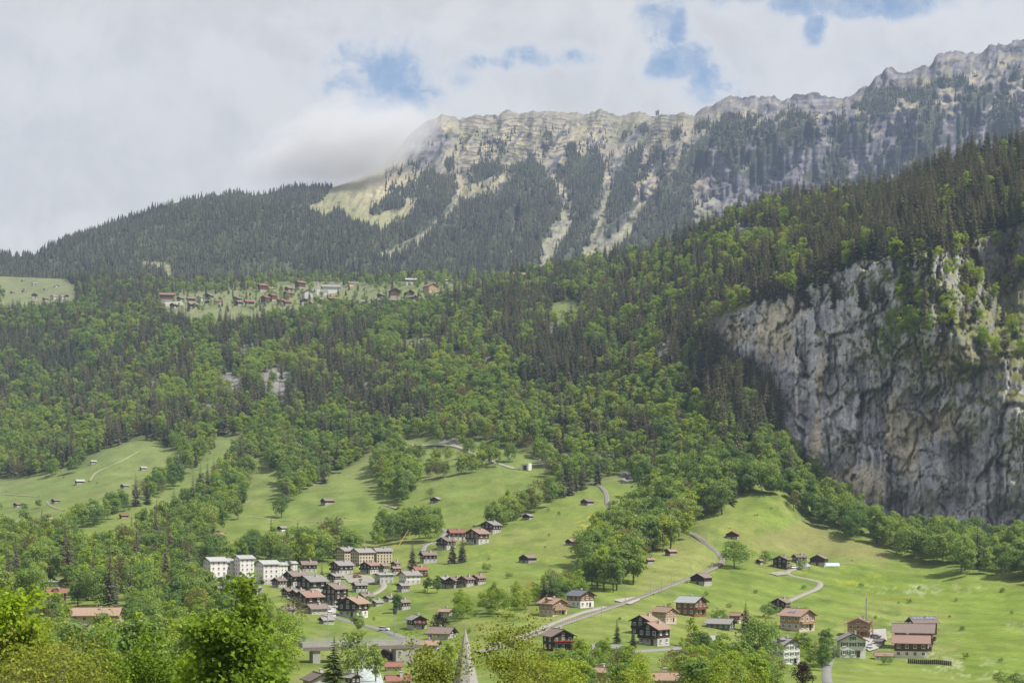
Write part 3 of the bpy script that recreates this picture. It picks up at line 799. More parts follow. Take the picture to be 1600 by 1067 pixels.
def spruce_mesh(seed, H=25.0, rbase=3.3, whorls=26, per=9, mat=None):
    rng = np.random.default_rng(seed)
    V, Q = [], []
    lop = rng.uniform(0, 6.28)
    for w in range(whorls):
        t = w / (whorls - 1)
        z = H * (0.10 + 0.88 * t ** 0.93)
        R = rbase * (1 - t) ** 0.82 * (0.82 + 0.36 * rng.random()) + 0.22
        n = max(4, int(per * (1 - 0.45 * t)))
        a0 = rng.uniform(0, 6.28)
        for k in range(n):
            a = a0 + 6.283 * k / n + rng.normal() * 0.22
            L = R * rng.uniform(0.62, 1.16) * (1 + 0.12 * math.cos(a - lop))
            dr = rng.uniform(0.30, 0.62) * (1 - 0.45 * t)
            dx, dy = math.cos(a), math.sin(a); sx, sy = -dy, dx
            wd = L * rng.uniform(0.34, 0.50) + 0.12
            p0 = np.array([dx * 0.08, dy * 0.08, z]); p1 = np.array([dx * L * .55, dy * L * .55, z - L * dr * .55]); p2 = np.array([dx * L, dy * L, z - L * dr * 0.82])
            s = np.array([sx, sy, 0.0]); dn = np.array([0, 0, -1.0])
            b = len(V)
            V += [p0, p1 + s * wd * .5 + dn * wd * .34, p1, p1 - s * wd * .5 + dn * wd * .34, p2 + s * wd * .16 + dn * .1, p2 - s * wd * .16 + dn * .1]
            Q += [(b, b + 1, b + 4, b + 2), (b, b + 2, b + 5, b + 3)]
    tp = len(V)
    V += [np.array([0.12, 0, H * .9]), np.array([-.06, .1, H * .9]), np.array([-.06, -.1, H * .9]), np.array([0, 0, H * 1.03])]
    Q += [(tp, tp + 1, tp + 3, tp + 3), (tp + 1, tp + 2, tp + 3, tp + 3), (tp + 2, tp, tp + 3, tp + 3)]
    me = bpy.data.meshes.new('spruce_crown')
    me.from_pydata([tuple(v) for v in V], [], [q if q[2] != q[3] else q[:3] for q in Q])
    me.materials.append(mat or L_SPRUCE); me.update()
    return me


def far_spruce_mesh(seed, H=22.0, rb=3.1):
    rng = np.random.default_rng(seed); V, Fc = [], []
    nl, n = 6, 7
    for l in range(nl):
        t = l / nl
        zb = H * (0.06 + 0.80 * t); zt = H * (0.06 + 0.80 * t + 0.30 - 0.10 * t)
        R = rb * (1 - t) ** 0.85 * rng.uniform(0.85, 1.15)
        b = len(V); a0 = rng.uniform(0, 6.28)
        for k in range(n):
            a = a0 + 6.283 * k / n; r = R * rng.uniform(0.6, 1.2)
            V.append((r * math.cos(a), r * math.sin(a), zb + rng.uniform(-0.5, 0.4)))
        V.append((rng.normal() * .1, rng.normal() * .1, min(zt, H)))
        for k in range(n): Fc.append((b + k, b + (k + 1) % n, b + n))
    return np_mesh('far_spruce', V, np.array(Fc), [L_FAR])


SRC = {}


def source_coll(name, meshes):
    c = bpy.data.collections.new(name)
    for k, me in enumerate(meshes):
        o = bpy.data.objects.new(f"{name}_{k:02d}", me); c.objects.link(o)
    SRC[name] = (c, meshes)


MH = 15.0
ROUND = [broadleaf_mesh(100 + i, shape='round') for i in range(4)]
TALL = [broadleaf_mesh(120 + i, shape='tall') for i in range(3)]
WIDE = [broadleaf_mesh(140 + i, shape='wide', nq=3000) for i in range(2)]
SPRB = [spruce_mesh(250 + i, rbase=5.4, whorls=24, per=12) for i in range(2)]
BUSH = [broadleaf_mesh(160 + i, shape='bush', nq=1500, leaf=0.9) for i in range(3)]
FROUND = [broadleaf_mesh(180 + i, shape='round', mat=L_FRESH) for i in range(2)] + [broadleaf_mesh(185, shape='tall', mat=L_FRESH)]
FTALL = [broadleaf_mesh(210 + i, shape='tall', nq=1700, mat=L_FRESH) for i in range(3)]
RUST = [broadleaf_mesh(190 + i, shape='round', nq=1100, leaf=0.5, mat=L_RUST) for i in range(2)]
COPPER = [broadleaf_mesh(195, shape='wide', nq=3200, mat=L_COPPER), broadleaf_mesh(196, shape='bush', nq=2600, leaf=0.7, mat=L_COPPER)]
SPR = [spruce_mesh(200 + i, rbase=r) for i, r in enumerate((4.0, 4.6, 3.5, 5.0, 4.3))]
FSP = [far_spruce_mesh(300 + i, rb=r) for i, r in enumerate((3.9, 3.3, 4.5, 3.6))]
TRK = [trunk_mesh(400 + i, MH, 0.30) for i in range(3)]
STRK = [trunk_mesh(420, 25.0, 0.36, top=0.95, limbs=-1)]
BL_ALL = ROUND + TALL + WIDE + FROUND + RUST + FTALL
source_coll('broadleaf_source', BL_ALL)
source_coll('spruce_source', SPR)
source_coll('far_spruce_source', FSP)


def instancer(name, pts, var, scale, rot, src, label=None, cat=None):
    """one object whose points carry the trees of a wood nobody would count"""
    me = bpy.data.meshes.new(name)
    pts = np.asarray(pts, np.float32)
    me.vertices.add(len(pts)); me.vertices.foreach_set('co', pts.ravel())
    sr = np.random.default_rng(len(pts)); sz = np.asarray(scale, np.float32)[:, None] * np.stack([sr.uniform(.84, 1.16, len(pts)), sr.uniform(.84, 1.16, len(pts)), sr.uniform(.86, 1.18, len(pts))], 1)
    a = me.attributes.new('size', 'FLOAT_VECTOR', 'POINT'); a.data.foreach_set('vector', sz.astype(np.float32).ravel())
    for nm, typ, arr in (('var', 'INT', var), ('turn', 'FLOAT', rot)):
        a = me.attributes.new(nm, typ, 'POINT'); a.data.foreach_set('value', np.asarray(arr, np.int32 if typ == 'INT' else np.float32))
    me.update()
    o = link(bpy.data.objects.new(name, me))
    g = bpy.data.node_groups.new(name, 'GeometryNodeTree')
    g.interface.new_socket('Geometry', in_out='INPUT', socket_type='NodeSocketGeometry')
    g.interface.new_socket('Geometry', in_out='OUTPUT', socket_type='NodeSocketGeometry')
    gi = g.nodes.new('NodeGroupInput'); go = g.nodes.new('NodeGroupOutput')
    ci = g.nodes.new('GeometryNodeCollectionInfo'); ci.inputs['Collection'].default_value = SRC[src][0]
    ci.inputs['Separate Children'].default_value = True; ci.inputs['Reset Children'].default_value = True
    ip = g.nodes.new('GeometryNodeInstanceOnPoints'); ip.inputs['Pick Instance'].default_value = True
    def na(nm, t):
        n = g.nodes.new('GeometryNodeInputNamedAttribute'); n.data_type = t; n.inputs['Name'].default_value = nm
        return n.outputs['Attribute']
    cx = g.nodes.new('ShaderNodeCombineXYZ'); g.links.new(na('turn', 'FLOAT'), cx.inputs['Z'])
    g.links.new(gi.outputs[0], ip.inputs['Points']); g.links.new(ci.outputs[0], ip.inputs['Instance'])
    g.links.new(na('var', 'INT'), ip.inputs['Instance Index']); g.links.new(cx.outputs[0], ip.inputs['Rotation']); g.links.new(na('size', 'FLOAT_VECTOR'), ip.inputs['Scale'])
    g.links.new(ip.outputs[0], go.inputs[0])
    md = o.modifiers.new('trees', 'NODES'); md.node_group = g
    tag(o, label, cat, kind='stuff')
    return o


TREES = []        # (kind, position, height, mesh list, screen height, region key)


def add_tree(kind, px, py, H, meshes, region, label=None, pos=None):
    p = pos if pos is not None else at(px, py)
    H *= {'single': 1.0, 'shelf': 1.0, 'forest': 1.04, 'rim': 1.12, 'ledge': 1.1}.get(region, 1.1)
    TREES.append((kind, p, H, meshes, H / p[1], region, label))


SK_I = np.interp
HOUSES = []       # (px, py_base, half width px) kept free of trees; filled by the settlement table below


BL = ROUND + TALL + TALL + FTALL + RUST[:1]
BLT = ROUND[:2] + TALL + TALL


def fill(poly, spacing, hrange, meshes, region, kind='broadleaf', seed=1, edge=None, keep=None):
    """trees over an area of the near land; spacing in metres on the ground"""
    rng = np.random.default_rng(seed)
    px = np.array([p[0] for p in poly]); py = np.array([p[1] for p in poly])
    gx = np.arange(px.min(), px.max(), 2.0); gy = np.arange(py.min(), py.max(), 1.0)
    A, B = np.meshgrid(gx, gy, indexing='ij')
    m = in_poly(poly, A, B)
    if keep is not None: m &= keep(A, B)
    D = bil(DG, A, B); dD = np.maximum(bil(DG, A, B - 1) - bil(DG, A, B + 1), 0.0) * 0.5
    lam = np.where(m, 2.0 * D / F * dD / spacing ** 2, 0)
    n = rng.poisson(lam)
    I, J = np.nonzero(n)
    pts = []
    for i, j in zip(I, J):
        for _ in range(n[i, j]):
            pts.append((gx[i] + rng.uniform(0, 2), gy[j] + rng.uniform(0, 1)))
    pts = np.array(pts).reshape(-1, 2)
    if len(pts) == 0: return 0
    # thin out pairs that stand inside one another
    D = bil(DG, pts[:, 0], pts[:, 1]); X = (pts[:, 0] - CX) / F * D
    order = rng.permutation(len(pts)); cell = {}; ok = []
    r = spacing * 0.62
    for k in order:
        c = (int(X[k] // r), int(D[k] // r)); bad = False
        for a in (-1, 0, 1):
            for b in (-1, 0, 1):
                for q in cell.get((c[0] + a, c[1] + b), ()):
                    if (X[k] - X[q]) ** 2 + (D[k] - D[q]) ** 2 < r * r: bad = True
        if not bad: cell.setdefault(c, []).append(k); ok.append(k)
    for k in ok:
        mk = meshes(pts[k, 0], pts[k, 1], rng) if callable(meshes) else (kind, meshes)
        if mk is None: continue
        kd_, ml = mk
        h = rng.uniform(*hrange) * (1.30 if kd_ == 'spruce' else 0.88 if region in ('forest', 'rim', 'shelf') else 1.0)
        d = float(D[k])
        add_tree(kd_, 0, 0, h, ml, region, pos=Vector((X[k], d, (HOR - pts[k, 1]) / F * d)))
    return len(ok)


def belt(pts, spacing_px, hrange, meshes, region, kind='broadleaf', seed=1, jit=(4, 3)):
    rng = np.random.default_rng(seed)
    for (x0, y0), (x1, y1) in zip(pts[:-1], pts[1:]):
        n = max(1, int(math.hypot(x1 - x0, y1 - y0) / spacing_px))
        for k in range(n):
            t = (k + rng.uniform(-.25, .25)) / n
            add_tree(kind, x0 + (x1 - x0) * t + rng.normal() * jit[0], y0 + (y1 - y0) * t + rng.normal() * jit[1], rng.uniform(*hrange), meshes, region)





def forest_mix(px, py, rng):
    n = float(fbm(px / 46.0, py / 30.0, 3, 501)); n2 = float(fbm(px / 17.0, py / 12.0, 2, 505))
    s = 0.43
    s += 0.34 * float(np.clip((px - 640) / 300, 0, 1)) * float(np.clip((690 - py) / 110, 0, 1))
    s += 0.22 * float(np.clip((220 - px) / 160, 0, 1)) * float(np.clip((640 - py) / 80, 0, 1))
    s -= 0.34 * float(np.exp(-ell(px, py, 1010, 388, 95, 40) ** 2)) + 0.25 * float(np.exp(-ell(px, py, 1030, 720, 190, 45) ** 2))
    s -= 0.30 * float(np.clip((py - 640) / 70, 0, 1)) * float(px < 900)
    s -= 0.25 * float(np.exp(-ell(px, py, 730, 590, 70, 45) ** 2)) + 0.2 * float(np.exp(-ell(px, py, 560, 440, 260, 30) ** 2))
    s += 0.22 * float(np.clip((px - 1230) / 60, 0, 1))
    s += 0.30 * float(np.exp(-ell(px, py, 90, 560, 120, 45) ** 2)) + 0.35 * float(np.exp(-ell(px, py, 1130, 610, 60, 70) ** 2)) + 0.2 * float(px > 1350)
    s += (n - 0.5) * 2.4 + (n2 - 0.5) * 1.1
    if rng.random() < s * 0.9: return ('spruce', SPR)
    r = rng.random()
    fr = 0.26 + 0.4 * float(np.clip((px - 880) / 200, 0, 1)) * float(np.clip((560 - py) / 100, 0, 1))
    if r < fr: return ('broadleaf', FTALL)
    if r > 0.93: return ('broadleaf', RUST)
    return ('broadleaf', BLT)


def keep_open(A, B):
    k = np.ones(A.shape, bool)
    for c in CLEAR: k &= ell(A, B, *c) > 1.0
    for o in OUTC: k &= (ell(A, B, *o) + (fbm(A / 7, B / 7, 2, 61) - 0.5) * 1.2 > 0.8) | (RNG.random(A.shape) < 0.10)
    wl = (A > 1128) & (B < np.interp(A, GX, CB) - 4) & (B > np.interp(A, GX, CT) + 2)
    return k & ~wl


fill(FOREST, 6.7, (12, 20), forest_mix, 'forest', seed=11, keep=keep_open)
# woods round the village shelf and along the shelf's rim
fill([(420, 430), (700, 428), (820, 436), (800, 444), (700, 452), (600, 450), (520, 446), (430, 446)], 10, (8, 13), lambda x, y, r: ('broadleaf', BLT + FROUND) if r.random() < .75 else ('spruce', SPR), 'shelf', seed=12)
fill([(255, 440), (430, 436), (430, 455), (400, 452), (255, 462)], 8, (9, 14), lambda x, y, r: ('broadleaf', BLT + FROUND) if r.random() < .5 else ('spruce', SPR), 'shelf', seed=13)
fill([(480, 480), (640, 480), (640, 505), (480, 512), (420, 510), (430, 498)], 10, (11, 17), lambda x, y, r: ('broadleaf', BLT) if r.random() < .8 else ('spruce', SPR), 'shelf', seed=14)
fill([(248, 485), (262, 505), (300, 512), (400, 508), (470, 502), (470, 514), (300, 520), (240, 512)], 9, (9, 13), lambda x, y, r: ('broadleaf', BLT) if r.random() < .75 else ('spruce', SPR), 'shelf', seed=15)
fill([(-60, 494), (120, 484), (205, 462), (245, 462), (250, 490), (200, 500), (-60, 520)], 8, (12, 18), lambda x, y, r: ('spruce', SPR) if r.random() < .7 else ('broadleaf', BLT), 'forest', seed=16)
fill([(-100, 445), (2, 446), (10, 462), (-5, 480), (-100, 485)], 11, (9, 14), BLT, 'shelf', seed=17)
fill([(96, 434), (250, 444), (262, 456), (235, 466), (150, 478), (112, 482), (126, 470), (116, 456), (118, 447), (104, 441)], 8, (14, 19), lambda x, y, r: ('spruce', SPR) if r.random() < .75 else ('broadleaf', BLT), 'forest', seed=18)
fill([(800, 440), (900, 436), (1000, 425), (1100, 372), (1125, 366), (1120, 380), (1000, 440), (900, 470), (800, 470)], 8, (12, 18), lambda x, y, r: ('spruce', SPR) if r.random() < (.75 if x < 920 else .35) else ('broadleaf', FROUND + BLT), 'forest', seed=19)
fill([(1240, 349), (1400, 337), (1500, 288), (1600, 264), (1800, 240), (1800, 262), (1600, 300), (1500, 330), (1400, 360), (1240, 372)], 7, (15, 21), lambda x, y, r: ('spruce', SPR) if r.random() < .9 else ('broadleaf', FTALL), 'rim', seed=20)
fill([(1085, 376), (1130, 362), (1250, 347), (1250, 354), (1180, 357), (1130, 372), (1100, 384)], 7, (13, 18), lambda x, y, r: ('spruce', SPR) if r.random() < .8 else ('broadleaf', FTALL), 'rim', seed=21)
fill([(250, 452), (720, 448), (720, 488), (560, 492), (440, 488), (250, 488)], 15, (6, 11), lambda x, y, r: ('broadleaf', BLT + FTALL) if r.random() < .8 else ('spruce', SPR), 'shelf', seed=22)
# trees standing along the rim and on the ledges of the wall
rr = np.random.default_rng(31)
for _ in range(110):
    px = rr.uniform(1180, 1640); ct = float(np.interp(px, GX, CT)); py = ct + rr.uniform(-8, 10)
    add_tree('spruce' if rr.random() < .78 else 'broadleaf', px, py, rr.uniform(13, 23), SPR, 'rim', pos=wall_at(px, py))
    if TREES[-1][0] == 'broadleaf': TREES[-1] = TREES[-1][:2] + (TREES[-1][2] * .6, FTALL) + TREES[-1][4:]
for (cx, cy, rx, ry, n, sp) in ((1415, 490, 28, 56, 44, .08), (1385, 535, 28, 24, 22, .1), (1450, 450, 26, 46, 15, .75), (1470, 500, 20, 26, 7, .3), (1360, 470, 22, 26, 8, .7), (1300, 455, 26, 20, 12, .8), (1255, 470, 16, 24, 10, .9), (1530, 360, 50, 10, 12, .9), (1490, 420, 40, 30, 18, .6), (1520, 480, 40, 40, 20, .5), (1585, 400, 25, 40, 10, .7), (1580, 540, 25, 30, 8, .3), (1420, 420, 30, 20, 10, .8), (1525, 430, 30, 18, 3, .4), (1545, 540, 24, 10, 3, .2)):
    for _ in range(n):
        px, py = rr.normal(cx, rx * .55), rr.normal(cy, ry * .55)
        s = rr.random() < sp
        add_tree('spruce' if s else 'broadleaf', px, py, rr.uniform(10, 18) if s else rr.uniform(6, 11), SPR if s else FTALL + FROUND, 'ledge', pos=wall_at(px, py))
# scrub on the ledges and over the bare steps
# the steep dark wood at the left end of the wall
STEEP = [(1080, 500), (1112, 520), (1138, 572), (1180, 588), (1205, 604), (1222, 660), (1246, 730), (1262, 756), (1230, 775), (1190, 745), (1150, 740), (1110, 690)]
for _ in range(420):
    px, py = rr.uniform(1080, 1262), rr.uniform(500, 775)
    if in_poly(STEEP, np.array([px]), np.array([py]))[0]:
        s = rr.random() < (.9 if py < 700 else .45)
        add_tree('spruce' if s else 'broadleaf', px, py, rr.uniform(17, 27) if s else rr.uniform(9, 15), SPR if s else BLT, 'steep wood')
SCRUB = []
for _ in range(900):
    px, py = rr.uniform(1200, 1640), rr.uniform(380, 700)
    w_ = max(math.exp(-float(ell(px, py, *e)) ** 2) for e in ((1405, 545, 70, 24), (1500, 575, 60, 14), (1565, 630, 42, 14), (1430, 470, 70, 60), (1310, 695, 20, 14), (1540, 450, 50, 30), (1590, 690, 16, 40)))
    if rr.random() < w_: SCRUB.append((px, py, rr.uniform(1.2, 3.6)))

# belts and copses on the meadows
CLF = [(1150, 780), (1200, 777), (1240, 798), (1290, 829), (1340, 849), (1400, 869), (1450, 885), (1500, 899), (1560, 907), (1620, 913), (1800, 935), (1800, 890), (1600, 874), (1500, 858), (1400, 836), (1330, 806), (1262, 752), (1230, 715), (1190, 690), (1150, 720)]
fill(CLF, 7.4, (13, 19), lambda x, y, r: ('broadleaf', BLT + WIDE[:1]) if r.random() < .94 else ('spruce', SPR), 'cliff foot', seed=41)
fill([(903, 912), (940, 926), (985, 922), (1000, 908), (988, 884), (1012, 866), (1056, 862), (1074, 842), (1070, 815), (1032, 802), (985, 802), (962, 830), (930, 862), (904, 885)], 7.2, (14, 20), BL, 'railway copse', seed=42)
fill([(1000, 764), (1030, 812), (1100, 814), (1150, 793), (1172, 770), (1130, 742), (1050, 742)], 7.4, (14, 20), lambda x, y, r: ('broadleaf', BL) if r.random() < .88 else ('spruce', SPR), 'copse below the forest', seed=43)
belt([(758, 832), (800, 815), (842, 797), (875, 778)], 8, (13, 18), BL, 'hedge row', seed=44)
belt([(772, 820), (842, 786)], 11, (12, 16), BL, 'hedge row', seed=45)
belt([(872, 778), (905, 768), (945, 756)], 8, (15, 20), SPR, 'spruce row', 'spruce', seed=46)
fill([(588, 764), (606, 786), (634, 790), (650, 764), (642, 728), (604, 706), (584, 735)], 7.5, (14, 19), BL, 'middle copse', seed=47)
belt([(645, 750), (700, 745), (730, 736), (775, 726), (805, 722)], 9, (11, 15), BL, 'road hedge', seed=48)
belt([(640, 720), (700, 722), (740, 716)], 11, (10, 14), BL, 'road hedge', seed=49)
belt([(95, 842), (130, 828), (160, 815), (202, 796)], 8, (12, 16), BL, 'west belt', seed=50)
belt([(112, 834), (195, 790)], 11, (12, 15), BL, 'west belt', seed=51)
fill([(200, 796), (245, 782), (285, 760), (310, 730), (345, 700), (330, 690), (290, 712), (262, 745), (215, 780)], 9, (12, 17), lambda x, y, r: ('broadleaf', BL) if r.random() < .82 else ('spruce', SPR), 'west belt', seed=52)
fill([(190, 884), (260, 884), (330, 852), (352, 820), (378, 790), (392, 752), (400, 700), (372, 700), (345, 745), (312, 772), (290, 800), (240, 832), (200, 852)], 9, (13, 18), lambda x, y, r: ('broadleaf', BL) if r.random() < .86 else ('spruce', SPR), 'gully wood', seed=53)
fill([(400, 700), (425, 735), (440, 790), (470, 775), (540, 735), (560, 720), (480, 690)], 9, (12, 17), lambda x, y, r: ('broadleaf', BL) if r.random() < .85 else ('spruce', SPR), 'forest edge', seed=54)
fill([(-80, 860), (0, 848), (70, 842), (110, 862), (190, 884), (330, 874), (420, 862), (482, 866), (545, 852), (560, 868), (500, 880), (470, 890), (400, 880), (305, 896), (300, 930), (290, 965), (-80, 965)], 9.5, (12, 18), lambda x, y, r: ('broadleaf', BL + WIDE) if r.random() < .86 else ('spruce', SPR), 'valley floor wood', seed=55)
belt([(486, 876), (520, 866), (548, 872), (560, 880)], 10, (14, 19), BL, 'hotel copse', seed=56)
belt([(588, 850), (630, 846), (676, 842), (680, 834), (620, 834)], 9, (13, 17), BL, 'hill copse', seed=57)
belt([(0, 806), (18, 802), (60, 795), (75, 790)], 16, (6, 9), BUSH + BL, 'west belt', seed=58)
belt([(-40, 880), (20, 872), (80, 866)], 10, (14, 18), BL, 'valley floor wood', seed=59)
belt([(0, 738), (60, 742), (100, 742), (145, 722)], 10, (12, 16), BL, 'west belt', seed=60)
fill([(-60, 985), (100, 990), (260, 962), (330, 940), (450, 960), (460, 985), (440, 1075), (300, 1100), (-60, 1100)], 9, (9, 14), BL + FROUND, 'valley bottom wood', seed=61)
fill([(290, 905), (300, 960), (330, 960), (330, 925)], 8, (12, 16), BL, 'valley bottom wood', seed=62)
fill([(460, 975), (500, 1000), (510, 985), (560, 1000), (560, 975), (500, 962)], 8, (9, 13), BL, 'bridge copse', seed=63)
fill([(1045, 1040), (1080, 1010), (1120, 1000), (1150, 1022), (1200, 1040), (1220, 1062), (1200, 1105), (1040, 1105)], 7, (5.5, 8.5), BL + FROUND, 'lower copse', seed=64)
fill([(850, 1040), (900, 1030), (1000, 1045), (1000, 1105), (840, 1105)], 8, (5, 9), FROUND + BL, 'lower copse', seed=65)
fill([(820, 930), (850, 925), (910, 918), (915, 935), (870, 945), (840, 950)], 8, (8, 12), BL, 'rail cottage copse', seed=66)
fill([(850, 945), (850, 960), (700, 975), (690, 960), (760, 940)], 10, (7, 10), FROUND, 'slope scrub', seed=67)
fill([(1225, 1000), (1260, 1000), (1300, 1030), (1290, 1050), (1250, 1045)], 6.5, (6, 9), BL, 'garden trees', seed=68)

SINGLES = [
    (440, 809, 15, BL[:4], 'round leafy tree standing alone at the edge of the left meadow'),
    (1147, 888, 16.5, WIDE, 'large round tree standing alone beside the railway bend'),
    (1186, 1052, 18.5, WIDE, 'big leafy tree left of the tall white house'),
    (125, 942, 10, COPPER[:1], 'dark purple copper beech beside the red roofed chalet'),
    (1254, 1078, 7, COPPER[:1], 'copper leaved bush tree at the bottom edge below the tall white house'),
    (686, 990, 8, COPPER[1:], 'purple leaved bush beside the chalet with red flower boxes'),
    (645, 896, 17, SPR, 'broad dark spruce standing alone right of the hotel'),
    (707, 880, 13, SPR, 'left of two garden spruces under the hillside chalets'),
    (723, 878, 15, SPR, 'right of two garden spruces under the hillside chalets'),
    (413, 868, 12, SPR, 'slim spruce behind the white flats'),
    (451, 900, 13, SPR, 'spruce in front of the white flats'),
    (503, 910, 10, SPR, 'small spruce between the dark village chalets'),
    (850, 945, 13, SPR, 'left of two slim spruces beside the railway cottages'),
    (861, 945, 14, SPR, 'right of two slim spruces beside the railway cottages'),
    (1165, 985, 13, SPR, 'dark spruce beside the small red hut'),
    (964, 1005, 9, SPR, 'slim little spruce beside the two dark chalets'),
    (989, 1011, 7, SPRB, 'dense dark conical bush in front of the two dark chalets'),
    (905, 1022, 6, BUSH, 'rounded dark bush beside the large dark chalet'),
    (1080, 1012, 11, BL, 'young leafy tree below the orange wooden house'),
    (1096, 1028, 10, TALL, 'tall leafy tree left of the white garden wall'),
    (1123, 975, 7, BUSH, 'bush beside the orange wooden house'),
    (620, 957, 9, TALL, 'slim young tree beside the village road'),
    (560, 990, 9, TALL, 'leafy garden tree above the bridge'),
    (575, 958, 8, TALL, 'small tree right of the village chalets'),
    (558, 1066, 15, ROUND, 'tall leafy tree in front of the bridge'),
    (587, 1066, 10, TALL, 'leafy tree right of the bridge tree by the stream'),
    (700, 1046, 9, FROUND, 'fresh green tree right of the bridge end'),
    (1202, 965, 8, BUSH, 'bush left of the dark chalet above the pale wooden house'),
    (1253, 890, 6, BUSH, 'low spreading bush below the farm chalets on the track'),
    (1195, 880, 7, BUSH, 'bush beside the small hut near the railway bend'),
    (830, 928, 6.5, [broadleaf_mesh(777, shape='bush', nq=1200, mat=L_YELLOW)], 'yellow blossoming bush on the meadow above the railway cottages'),
    (760, 893, 5, BUSH, 'low bush on the meadow right of the village'),
    (795, 903, 3.5, BUSH, 'tiny round bush alone on the meadow'),
    (668, 925, 8, TALL, 'small garden tree left of the row of chalets'),
    (683, 926, 8, TALL, 'second small garden tree left of the row of chalets'),
    (672, 778, 8, RUST, 'half bare pale tree above a meadow hut'),
    (1240, 798, 12, RUST, 'reddish brown bare tree at the edge of the cliff wood'),
    (1385, 1038, 4, BUSH, 'low shrub behind the pink roofed garage'),
    (1565, 1072, 5, BUSH, 'dark green bush at the lower right edge of the meadow'),
    (1590, 1074, 5, BUSH, 'second dark green bush at the lower right edge of the meadow'),
    (1020, 772, 14, ROUND, 'round tree on the grassy slope above the copse'),
    (160, 1004, 11, ROUND, 'leafy tree hiding the pale house front'),
    (224, 1012, 17, ROUND, 'tall dark green tree right of the tan roofed house'),
    (118, 878, 15, SPR, 'grey green conifer above the red roofed chalet'),
    (105, 880, 16, SPR, 'taller grey green conifer above the red roofed chalet'),
    (372, 812, 14, TALL, 'slim tree alone on the edge of the gully wood'),
    (1150, 1045, 9, ROUND, 'leafy tree left of the big tree by the tall white house'),
]
for (px, py, H, ml, lab) in SINGLES:
    ml = SPRB if ml is SPR and H > 11 else ml
    kind = 'spruce' if ml is SPR or ml is SPRB else 'bush' if ml is BUSH else 'broadleaf'
    add_tree(kind, px, py, H * (1.0), ml, 'single', lab)

# shrubs dotted over the meadows and along the tracks
MSHRUB = []
_r = np.random.default_rng(123)
for _ in range(330):
    px, py = _r.uniform(-20, 1600), _r.uniform(700, 1060)
    if in_poly(FOREST, np.array([px]), np.array([py]))[0] or (px > 1150 and py < float(np.interp(px, GX, CB)) + 30): continue
    if float(fbm(px / 40, py / 18, 2, 777)) > 0.44: MSHRUB.append((px, py, _r.uniform(0.5, 2.4) ** 1.1))
CLEARPX = [(150, 955, 58, 78), (88, 925, 26, 66)]


def blocked(p):
    px = CX + F * p[0] / p[1]; py = HOR - F * p[2] / p[1]
    for (hx, hy, hw, hh) in CLEARPX:
        if abs(px - hx) < hw and hy - 2 < py < hy + hh: return True
    return False


REGION_TXT = {'steep wood': 'on the steep ground at the left end of the grey cliff',
    'forest': 'on the wooded slope below the mountain village', 'shelf': 'among the chalets of the mountain village', 'rim': 'on the forested rim above the grey cliff',
    'ledge': 'rooted on a ledge of the grey cliff', 'cliff foot': 'in the wood at the foot of the grey cliff', 'railway copse': 'in the copse left of the railway bend',
    'copse below the forest': 'in the copse where the meadow meets the forest', 'hedge row': 'in the tree row crossing the middle meadow', 'spruce row': 'in the dark spruce row above the meadow huts',
    'middle copse': 'in the copse between two meadows', 'road hedge': 'in the hedge along the upper road', 'west belt': 'in the tree belts on the western meadows', 'gully wood': 'in the long gully wood between the meadows',
    'forest edge': 'at the lower edge of the forest', 'valley floor wood': 'in the wood on the valley floor', 'hotel copse': 'in the copse left of the hotel', 'hill copse': 'in the copse behind the hotel',
    'valley bottom wood': 'in the wood around the valley houses', 'bridge copse': 'in the copse above the bridge', 'lower copse': 'in the thicket below the dark chalets', 'rail cottage copse': 'behind the railway cottages',
    'slope scrub': 'on the slope left of the railway', 'garden trees': 'in the garden beside the tall white house'}


def near_label(p):
    px = CX + F * p[0] / p[1]; py = HOR - F * p[2] / p[1]
    best = None
    for (hx, hy, hw, lab) in LANDMARKS:
        d = math.hypot(px - hx, (py - hy) * 1.3)
        if d < 26 + hw and len(lab.split()) <= 11 and (best is None or d < best[0]):
            side = 'behind' if py < hy - 4 and abs(px - hx) < hw else 'in front of' if abs(px - hx) < hw else 'left of' if px < hx else 'right of'
            best = (d, f"{side} the {lab}")
    return best[1] if best else None


LANDMARKS = []


